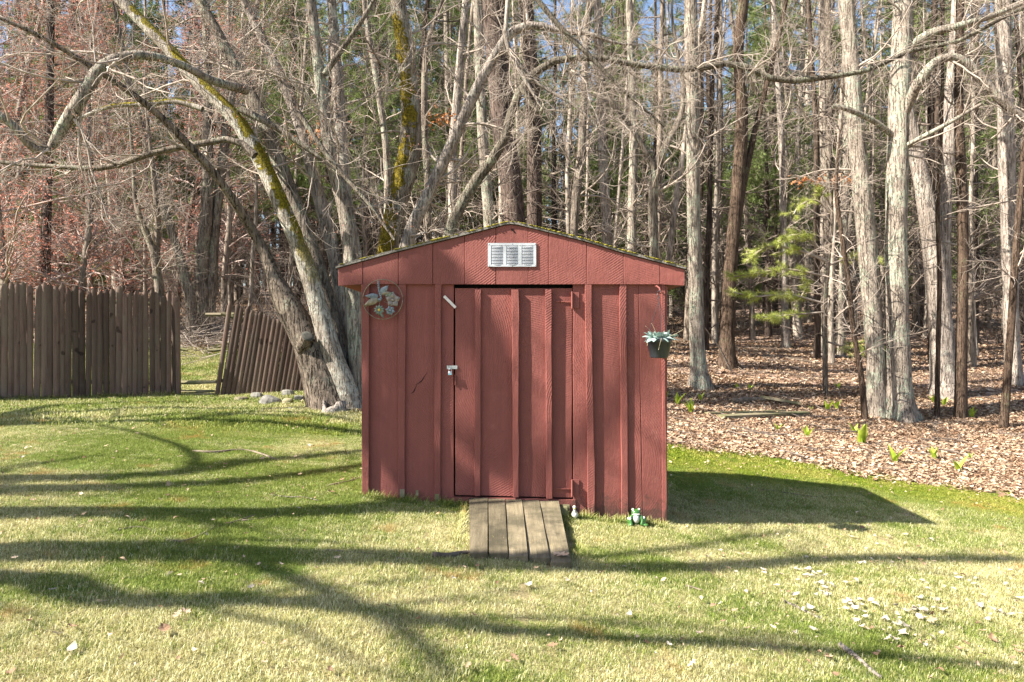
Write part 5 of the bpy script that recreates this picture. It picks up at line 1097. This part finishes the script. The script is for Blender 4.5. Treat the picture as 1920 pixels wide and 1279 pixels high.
# ------------------------------------------------------------------ fences
def picket_mesh(h, w, rg):
    """half-round stockade picket with a rounded point"""
    a = w / 2; V = []; F = []; us = (-1, -.8, -.4, 0, .4, .8, 1); lean_ = rg.normal(0, .01)
    for u in us:
        x = u * a + rg.normal(0, .001); y = -.024 * math.sqrt(max(0, 1 - u * u)); zt_ = h - .055 * abs(u - lean_ * 20)**1.7 - .006 * rg.random()
        V += [(x, y, 0), (x, y, h - .075), (x * .97, y * .6, zt_), (x, .004, zt_ - .004), (x, .004, 0)]
    for k in range(6):
        for q_ in range(4): F.append((5*k+q_, 5*k+5+q_, 5*k+6+q_, 5*k+1+q_))
    F += [(4, 3, 2, 1, 0), (30, 31, 32, 33, 34)]
    return MB().add(V, F)
rf = np.random.default_rng(91)
fence = thing('stockade_fence', 'dark weathered stockade fence of upright pickets left of the gap', 'fence')
A = np.array([-7.79, 10.9]); Bq = np.array([-5.60, 12.0]); dirf = (Bq - A) / np.linalg.norm(Bq - A); ang = math.atan2(dirf[1], dirf[0])
Lf = np.linalg.norm(Bq - A); s = -2.3
while s < Lf:
    w = rf.uniform(.076, .098); c = A + dirf * (s + w / 2); g0 = float(gz(c[0], c[1]))
    hgt = np.interp(s, [-2.3, 0, Lf], [1.86, 1.84, 1.72]) + rf.normal(0, .028)
    if 1.05 < s < 1.3: hgt -= .05
    o = picket_mesh(hgt, w, rf).build('picket', M_FENCE, fence); o.location = (c[0] + rf.normal(0, .004), c[1] + rf.normal(0, .006), g0 - .02); o.rotation_euler = (rf.normal(0, .004), rf.normal(0, .006), ang + rf.normal(0, .06))
    s += w + (rf.uniform(-.008, -.002) if rf.random() > .15 else rf.uniform(.003, .010))
for hh in (.25, .95, 1.55):
    c0 = A + dirf * -2.3; c1 = A + dirf * (Lf - .02); nr = np.array([-dirf[1], dirf[0]]) * .05
    MB().tube([(c0[0] + nr[0], c0[1] + nr[1], float(gz(*c0)) + hh), (c1[0] + nr[0], c1[1] + nr[1], float(gz(*c1)) + hh - .04)], .035, 7).build('rail', M_OLDWOOD, fence)
for s in (-1.9, .3, 2.2):
    c = A + dirf * s + np.array([-dirf[1], dirf[0]]) * .12; MB().tube([(c[0], c[1], float(gz(*c)) - .2), (c[0], c[1], float(gz(*c)) + 1.55)], .055, 8).build('post', M_OLDWOOD, fence)
lp = thing('leaning_fence_panel', 'dark picket fence panel tilted to the right beside the maple trunk', 'fence panel')
P0 = ground_hit(402, 744); d0 = 12.15
lx0 = (402 - CX) / FPX * d0; lp.location = (lx0, d0, float(gz(lx0, d0)) - .02); lp.rotation_euler = (math.radians(3), math.radians(9.5), math.radians(12))
s = 0
for k in range(20):
    w = rf.uniform(.076, .092); hgt = np.interp(k, [0, 6, 18], [1.66, 1.62, 1.60]) + rf.normal(0, .015); 
    o = picket_mesh(hgt, w, rf).build('picket', M_FENCE, lp); o.location = (s + w / 2, 0, -.165 * s + rf.normal(0, .006)); o.rotation_euler = (0, rf.normal(0, .006) + (-.02 if k == 0 else 0), rf.normal(0, .03)); s += w + (rf.uniform(-.010, -.004) if k not in (0, 12) else .004)
for hh in (.3, .95, 1.42): MB().tube([(-.12 if hh > 1 else 0, .045, hh), (s, .045, hh - .165 * s)], .032, 7).build('rail', M_OLDWOOD, lp)
def log(name, label, cat, pts, r, m, n=7, grp=None, raised=0):
    P = [ground_hit(a, b) + np.array([0, 0, r * .8 + raised]) for a, b in pts]; o = MB()
    c = np.mean(P, 0); q_ = resample(np.array(P), max(4, len(P) * 3)); k = len(q_)
    rad = r * np.linspace(1, .55, k) * (1 + np.random.default_rng(len(label)).normal(0, .08, k))
    o.tube([tuple(v - c) for v in q_], list(rad), n); ob = o.build(name, m, None, True); ob.location = c; return tag(ob, label, cat, grp)
gp = thing('fallen_rail_fence', 'low broken split rails on a short stub post filling the fence gap', 'fence')
for (x0, y0, x1, y1, r, d) in ((322, 717, 405, 716, .034, 12.2), (330, 734, 402, 733, .03, 12.25), (328, 741, 400, 739, .03, 12.05), (318, 648, 352, 657, .03, 12.6), (390, 657, 418, 655, .03, 12.6), (386, 590, 460, 588, .035, 12.7)):
    MB().tube([px2(x0, y0, d), px2((x0+x1)/2, (y0+y1)/2 + 1, d), px2(x1, y1, d)], [r, r * 1.1, r * .8], 6).build('rail', M_OLDWOOD, gp)
b0 = px2(324, 748, 12.0); MB().tube([b0 - [0, 0, .1], px2(331, 715, 12.1)], [.06, .05], 7).build('stub_post', M_OLDWOOD, gp)
# ------------------------------------------------------------------ stones, stump, boards, pole, sticks
def rock(name, label, px, py, w, h, seed, m=M_STONE, d=None):
    r_ = np.random.default_rng(seed); g0 = ground_hit(px, py); k = FPX / g0[1]; rx, rz = w / 2 / k, h / k
    b = MB().ball((0, 0, 0), 1, 14, 9); V = np.array(b.v); ph = r_.uniform(0, 6, (5, 3)); fr = r_.uniform(1.2, 3.2, (5, 3))
    j = sum(np.sin((V * fr[i]).sum(1) + ph[i, 0]) for i in range(5)) * .07; V = V * (1 + j[:, None]); V[:, 2] = np.where(V[:, 2] > .55, .55 + (V[:, 2] - .55) * .35, V[:, 2]); V *= [rx, rx * .8, rz * 1.05]
    b.v = [tuple(v) for v in V]; o = b.build(name, m, None, False); o.location = g0 + np.array([0, 0, rz * .12]); o.rotation_euler = (r_.normal(0, .1), r_.normal(0, .12), r_.uniform(-.4, .4)); return tag(o, label, 'stone')
rock('stone', 'flat pale grey stone at the foot of the leaning fence panel', 508, 757, 42, 17, 1)
rock('stone', 'rounded stone touching the maple trunk', 562, 752, 22, 13, 2)
rock('stone', 'brownish upright stone against the right end of the leaning panel', 541, 743, 26, 15, 3)
rock('stone', 'low mossy stone at the left end of the stone row', 452, 752, 26, 10, 4, M_OLDWOOD)
rock('stone', 'broken stone with a reddish face under the leaning panel', 482, 747, 26, 13, 5)
rock('stone', 'tilted brown stone between the flat stone and the maple', 540, 758, 24, 13, 6, M_OLDWOOD)
rock('stone', 'small pale stone lying on the grass before the flat stone', 544, 769, 12, 6, 7)
# stump: ragged hollow shell
g0 = ground_hit(624, 774); r_ = np.random.default_rng(8); V = []; F = []; n = 16
for j, (r, z) in enumerate(((.22, -.05), (.17, .06), (.15, .13), (.12, .12), (.10, .03))):
    for k in range(n): a = 2 * math.pi * k / n; rr = r * (1 + .18 * math.sin(3 * a + 1) + r_.normal(0, .05)); V.append((rr * math.cos(a), rr * math.sin(a), z + (.05 * math.sin(2 * a + 2) + r_.normal(0, .02)) * (1 < j < 4)))
for j in range(4):
    for k in range(n): F.append((j*n+k, j*n+(k+1) % n, (j+1)*n+(k+1) % n, (j+1)*n+k))
o = MB().add(V, F).build('tree_stump', M_BARK_PALE, None, True); o.location = g0; tag(o, 'low ragged stump at the foot of the maple', 'stump')
def board(label, a, b, w, th, cat='board', lift=.02):
    A_, B_ = ground_hit(*a), ground_hit(*b); c = (A_ + B_) / 2; d = B_ - A_; L = np.linalg.norm(d); o = MB().box(-L/2, L/2, -w/2, w/2, 0, th).build('old_board', M_OLDWOOD); v = Vector(d).normalized()
    o.location = c + np.array([0, 0, lift]); o.rotation_euler = (rf.normal(0, .08), -math.asin(v.z), math.atan2(v.y, v.x)); return tag(o, label, cat)
board('mossy grey board lying in the leaves, nearest of three', (1352, 787), (1512, 779), .16, .04, lift=.03)
board('thin board lying just behind the nearest mossy board', (1325, 779), (1470, 774), .10, .03)
board('short greenish board propped behind the other two', (1425, 752), (1500, 765), .16, .05, lift=.05)
log('rotting_log', 'pale rotting log end among the leaves behind the boards', 'log', [(1376, 757), (1410, 754), (1450, 755)], .06, M_STICK)
pb = ground_hit(1311, 732); o = MB().tube([tuple(pb - [0, 0, .2]), (pb[0] + .005, pb[1], pb[2] + .25), tuple(pb + [.03, .0, .55])], .018, 10).build('metal_pole', M_STEEL, None, True); tag(o, 'short silvery metal pole in front of the straight grey trunk', 'pole')
sticks = [
    ([(362, 849), (400, 850), (450, 846), (485, 852), (522, 866)], .014, 'long curved brown stick on the green grass left of the shed'),
    ([(508, 931), (540, 934), (570, 935), (597, 941)], .009, 'pale thin stick lying left of the shed corner'),
    ([(223, 996), (255, 991), (280, 995), (292, 1001)], .008, 'short bent twig on the sunlit grass at far left'),
    ([(312, 1016), (340, 1018), (370, 1008), (402, 991)], .007, 'thin twig curving up right of the short bent twig'),
    ([(428, 986), (455, 976), (480, 968)], .009, 'dark forked twig before the shadow band'),
    ([(455, 978), (500, 972), (524, 962)], .006, 'thin twig crossing the dark forked twig'),
    ([(612, 1034), (660, 1037), (720, 1043), (762, 1052)], .007, 'long dark twig lying in the shade before the shed'),
    ([(811, 1046), (840, 1047), (870, 1042), (908, 1041)], .020, 'thick short stick touching the foot of the ramp'),
    ([(1575, 1214), (1610, 1240), (1632, 1260), (1652, 1277)], .013, 'pale birch stick at the bottom right of the lawn'),
    ([(1470, 1132), (1500, 1146), (1540, 1164)], .011, 'pale broken stick among the white leaves'),
    ([(1286, 1101), (1300, 1105), (1316, 1110)], .008, 'short brown stick right of the ramp shadow'),
    ([(1400, 917), (1450, 922), (1510, 931), (1545, 934)], .008, 'straight stick in the shadow of the shed'),
    ([(618, 912), (650, 905), (680, 896)], .009, 'orange brown twig against the left shed corner'),
    ([(505, 768), (545, 766), (590, 762)], .014, 'straight stick in front of the stones'),
    ([(1690, 745), (1740, 765), (1790, 782)], .02, 'dark fallen branch beside the thick trunks'),
    ([(1380, 690), (1440, 700), (1500, 690)], .02, 'fallen branch in the leaves behind the boards'),
    ([(1520, 665), (1580, 672), (1640, 668)], .05, 'bleached fallen log behind the slim trunks'),
    ([(1430, 668), (1490, 676), (1540, 684)], .04, 'mossy fallen log right of the dark trunk'),
    ([(1255, 745), (1300, 735), (1330, 715)], .012, 'thin branch lying before the straight grey trunk'),
]
for pts, r, lab in sticks: log('fallen_stick' if r < .03 else 'fallen_log', lab, 'stick' if r < .03 else 'log', pts, r, M_BARK_PALE if 'pale' in lab or 'bleached' in lab else M_STICK, 6)
# pale leaning dead stick by the dark trunk
a, b_ = ground_hit(1372, 698), px2(1322, 615, 15.2); o = MB().tube([tuple(a), tuple((a + b_) / 2 + [.03, 0, .05]), tuple(b_)], [.02, .018, .01], 6).build('leaning_stick', M_BARK_PALE); tag(o, 'pale dead stick leaning at the dark trunk', 'stick')
# brush heap behind the fence gap
rb = np.random.default_rng(17); n = 900; cx_, cy_ = rb.normal(-7.6, 1.3, n), rb.normal(17.6, 1.2, n); pz = gz(cx_, cy_) + np.abs(rb.normal(0, .12, n)); Pb = np.zeros((n, 5, 3)); Pb[:, 0] = np.c_[cx_, cy_, pz]; d = nrm(rb.normal(0, 1, (n, 3)) * [1, .8, .3])
for s_ in range(1, 5): d = nrm(d + rb.normal(0, .15, (n, 3)) * [1, 1, .4]); Pb[:, s_] = Pb[:, s_-1] + d * rb.uniform(.12, .35, n)[:, None]
V, Q = tubes(Pb, np.repeat(np.linspace(.009, .003, 5)[None], n, 0), 4); o = obj('brush', mesh_np('brush', V, quads=Q), M_TWIG); tag(o, 'heap of grey dead twigs behind the fence gap', 'brush', kind='stuff')
n = 520; cx_, cy_ = rb.uniform(1.2, 13, n), rb.uniform(8.3, 22, n); k = lawn_mask(cx_, cy_) < .3; cx_, cy_ = cx_[k], cy_[k]; n = len(cx_); Pb = np.zeros((n, 5, 3)); Pb[:, 0] = np.c_[cx_, cy_, gz(cx_, cy_) + .03]; d = nrm(rb.normal(0, 1, (n, 3)) * [1, .6, .05])
for s_ in range(1, 5): d = nrm(d + rb.normal(0, .14, (n, 3)) * [1, 1, .2]); Pb[:, s_] = Pb[:, s_-1] + d * rb.uniform(.05, .28, n)[:, None]
Pb[:, :, 2] = gz(Pb[:, :, 0], Pb[:, :, 1]) + .035 + np.abs(rb.normal(0, .025, (n, 5)))
V, Q = tubes(Pb, rb.uniform(.4, 1.3, n)[:, None] * np.linspace(.010, .004, 5)[None], 4); o = obj('twig_litter', mesh_np('twig_litter', V, quads=Q), M_TWIG_DARK); tag(o, 'fallen twigs strewn through the leaf litter', 'twigs', kind='stuff')
# ------------------------------------------------------------------ skunk cabbage sprouts
def sprout(px, py, hpx, seed, lab, nl=4):
    r_ = np.random.default_rng(seed); g0 = ground_hit(px, py); H = 1.25 * hpx / FPX * g0[1]; t = thing('sprouting_plant', lab, 'plant', g0, group='bright green spring sprouts in the leaves')
    for k in range(nl):
        az = 2 * math.pi * k / nl + r_.uniform(-.5, .5); h = H * r_.uniform(.65, 1.05); W = h * .19; ln = r_.uniform(.2, .85); V = []
        for i in range(6):
            tt = i / 5; w = W * math.sin(math.pi * min(.98, .1 + .9 * tt)**.9); c = Vector((math.cos(az) * ln * h * tt**1.6, math.sin(az) * ln * h * tt**1.6, h * tt - .01)); sd = Vector((-math.sin(az), math.cos(az), 0)); ct = Vector((math.cos(az), math.sin(az), 0))
            V += [c - sd * w - ct * w * .5, c + ct * w * .25, c + sd * w - ct * w * .5]
        F = [(3*i+j, 3*i+j+1, 3*i+j+4, 3*i+j+3) for i in range(5) for j in (0, 1)]; MB().add(V, F).build('leaf', M_SPROUT, t, True)
spr = [(1616, 836, 36, 5, 'largest bright green sprout, before the crooked sapling'), (1602, 815, 20, 3, 'small sprout just left of the largest sprout'), (1677, 870, 32, 4, 'yellow green sprout near the lawn edge below the thick trunk'), (1752, 863, 26, 4, 'drooping green sprout right of the yellow green one'), (1797, 886, 28, 3, 'broad leafed sprout close to the lawn edge at right'), (1818, 862, 14, 3, 'tiny sprout above the broad leafed one'), (1513, 822, 20, 4, 'low sprout left of the largest sprout, nearer the shed'), (1457, 808, 14, 3, 'small sprout before the mossy boards'),
       (1295, 775, 22, 5, 'leafy sprout just right of the shed and below the grey trunk'), (1270, 760, 22, 3, 'narrow upright sprout close to the shed wall'), (1314, 752, 16, 3, 'narrow sprout at the foot of the metal pole'), (1250, 746, 14, 3, 'sprout half hidden by the shed corner'), (1551, 772, 20, 4, 'pair of narrow leaves right of the boards'), (1569, 770, 18, 5, 'spreading sprout beside the pair of narrow leaves'), (1522, 770, 10, 3, 'tiny sprout at the end of the propped board'),
       (1406, 731, 12, 3, 'small sprout behind the rotting log'), (1572, 730, 12, 3, 'small sprout behind, left of the lichened trunk'), (1750, 757, 14, 4, 'sprout between the thick trunk and the thin sapling'), (1770, 762, 16, 4, 'sprout right of the straight thin sapling'), (1822, 785, 20, 5, 'leafy sprout right of the slender dark trunk'), (1382, 730, 10, 3, 'tiny sprout farther left behind the boards')]
for i, (a, b, h, nl, lab) in enumerate(spr): sprout(a, b, h, 200 + i, lab, nl)
# ------------------------------------------------------------------ single leaves lying on the lawn
rl = np.random.default_rng(303)
lm_p = [leaf_mesh('fallen_leaf', .095, .030, c * .35, f * .4, rl, lo, n_) for c, f, lo, n_ in ((.5, .5, 0, 6), (.9, .3, 0, 6), (.4, .8, 1, 8), (-.4, .6, 1, 8))]
for m in lm_p: m.materials.append(M_LEAF_PALE)
lm_b = [leaf_mesh('fallen_leaf', .11, .034, c * .4, f * .4, rl, lo, n_) for c, f, lo, n_ in ((.4, .4, 1, 8), (.7, .5, 0, 6))]
for m in lm_b: m.materials.append(M_LEAF_BROWN)
def lay(mesh, px, py, s, lab, grp, rz=None):
    g0 = ground_hit(px, py); o = obj('fallen_leaf', mesh, None, None, g0 + np.array([0, 0, .022]), (rl.normal(0, .22), rl.normal(0, .22), rl.uniform(0, 6.28) if rz is None else rz)); o.scale = (s, s, s); return tag(o, lab, 'leaf', grp)
pale = [(1510, 1085), (1595, 1142), (1580, 1130), (1605, 1165), (1622, 1165), (1660, 1170), (1712, 1150), (1730, 1152), (1765, 1195), (1690, 1195), (1672, 1205), (1745, 1205), (1548, 1110), (1545, 1118), (1585, 1100), (1420, 1142), (1620, 1062), (1610, 1062), (1800, 1090), (1830, 1092), (1895, 1075), (1875, 1155), (1895, 1160), (1865, 1150), (1735, 1218), (1640, 1010), (1668, 1012), (1730, 1098), (1525, 1190), (1490, 1195), (1400, 1070), (1170, 1072), (1380, 1080), (1915, 1085), (1455, 1105), (1745, 1018), (105, 1203), (135, 1230), (470, 1110), (375, 1105), (190, 1140), (42, 862), (98, 1115), (320, 1085), (660, 1110), (1350, 1140), (1325, 1050), (850, 1095), (990, 1105), (1065, 1098), (1430, 1075), (1300, 1060), (1255, 1220), (1180, 1160), (560, 960), (580, 840)]
cl_ = [(1590, 1140), (1680, 1190), (1740, 1150), (1540, 1110), (1640, 1160), (1800, 1100), (1870, 1155), (1500, 1080), (1650, 1020)]
pale += [(float(min(1912, cl_[k % 9][0] + rl.normal(0, 38))), float(cl_[k % 9][1] + rl.normal(0, 16))) for k in range(90)]
for i, (a, b) in enumerate(pale): lay(lm_p[i % 4], a, b, rl.uniform(.3, .65), 'small pale curled dry leaf on the lawn', 'pale dry leaves on the lawn')
for i, (a, b) in enumerate([(1800, 1225), (1690, 1225), (1835, 1175), (1860, 1205), (1480, 990), (1618, 995), (20, 1272), (55, 1175), (618, 1270), (620, 928), (660, 902), (820, 970), (895, 1070), (1565, 1278), (640, 905), (268, 985), (1650, 910), (410, 930), (135, 1185), (1640, 1238), (1910, 1230), (310, 1195)]): lay(lm_b[i % 2], a, b, rl.uniform(.32, .6), 'brown curled oak leaf on the lawn', 'brown leaves on the lawn')
g0 = ground_hit(1052, 1058); o = lay(lm_b[0], 1052, 1058, 1.0, 'tan lobed oak leaf on the lower corner of the ramp', None, 2.6)
o.data = leaf_mesh('fallen_leaf', .13, .038, .1, .1, rl, 1, 8); o.data.materials.append(M_LEAF_OAK); o.location = (g0[0], g0[1], g0[2] + .055); o.rotation_euler = (-.1, .1, 2.5)
print('counts', N_GRASS, N_LEAF, sum(len(m.polygons) for m in bpy.data.meshes))
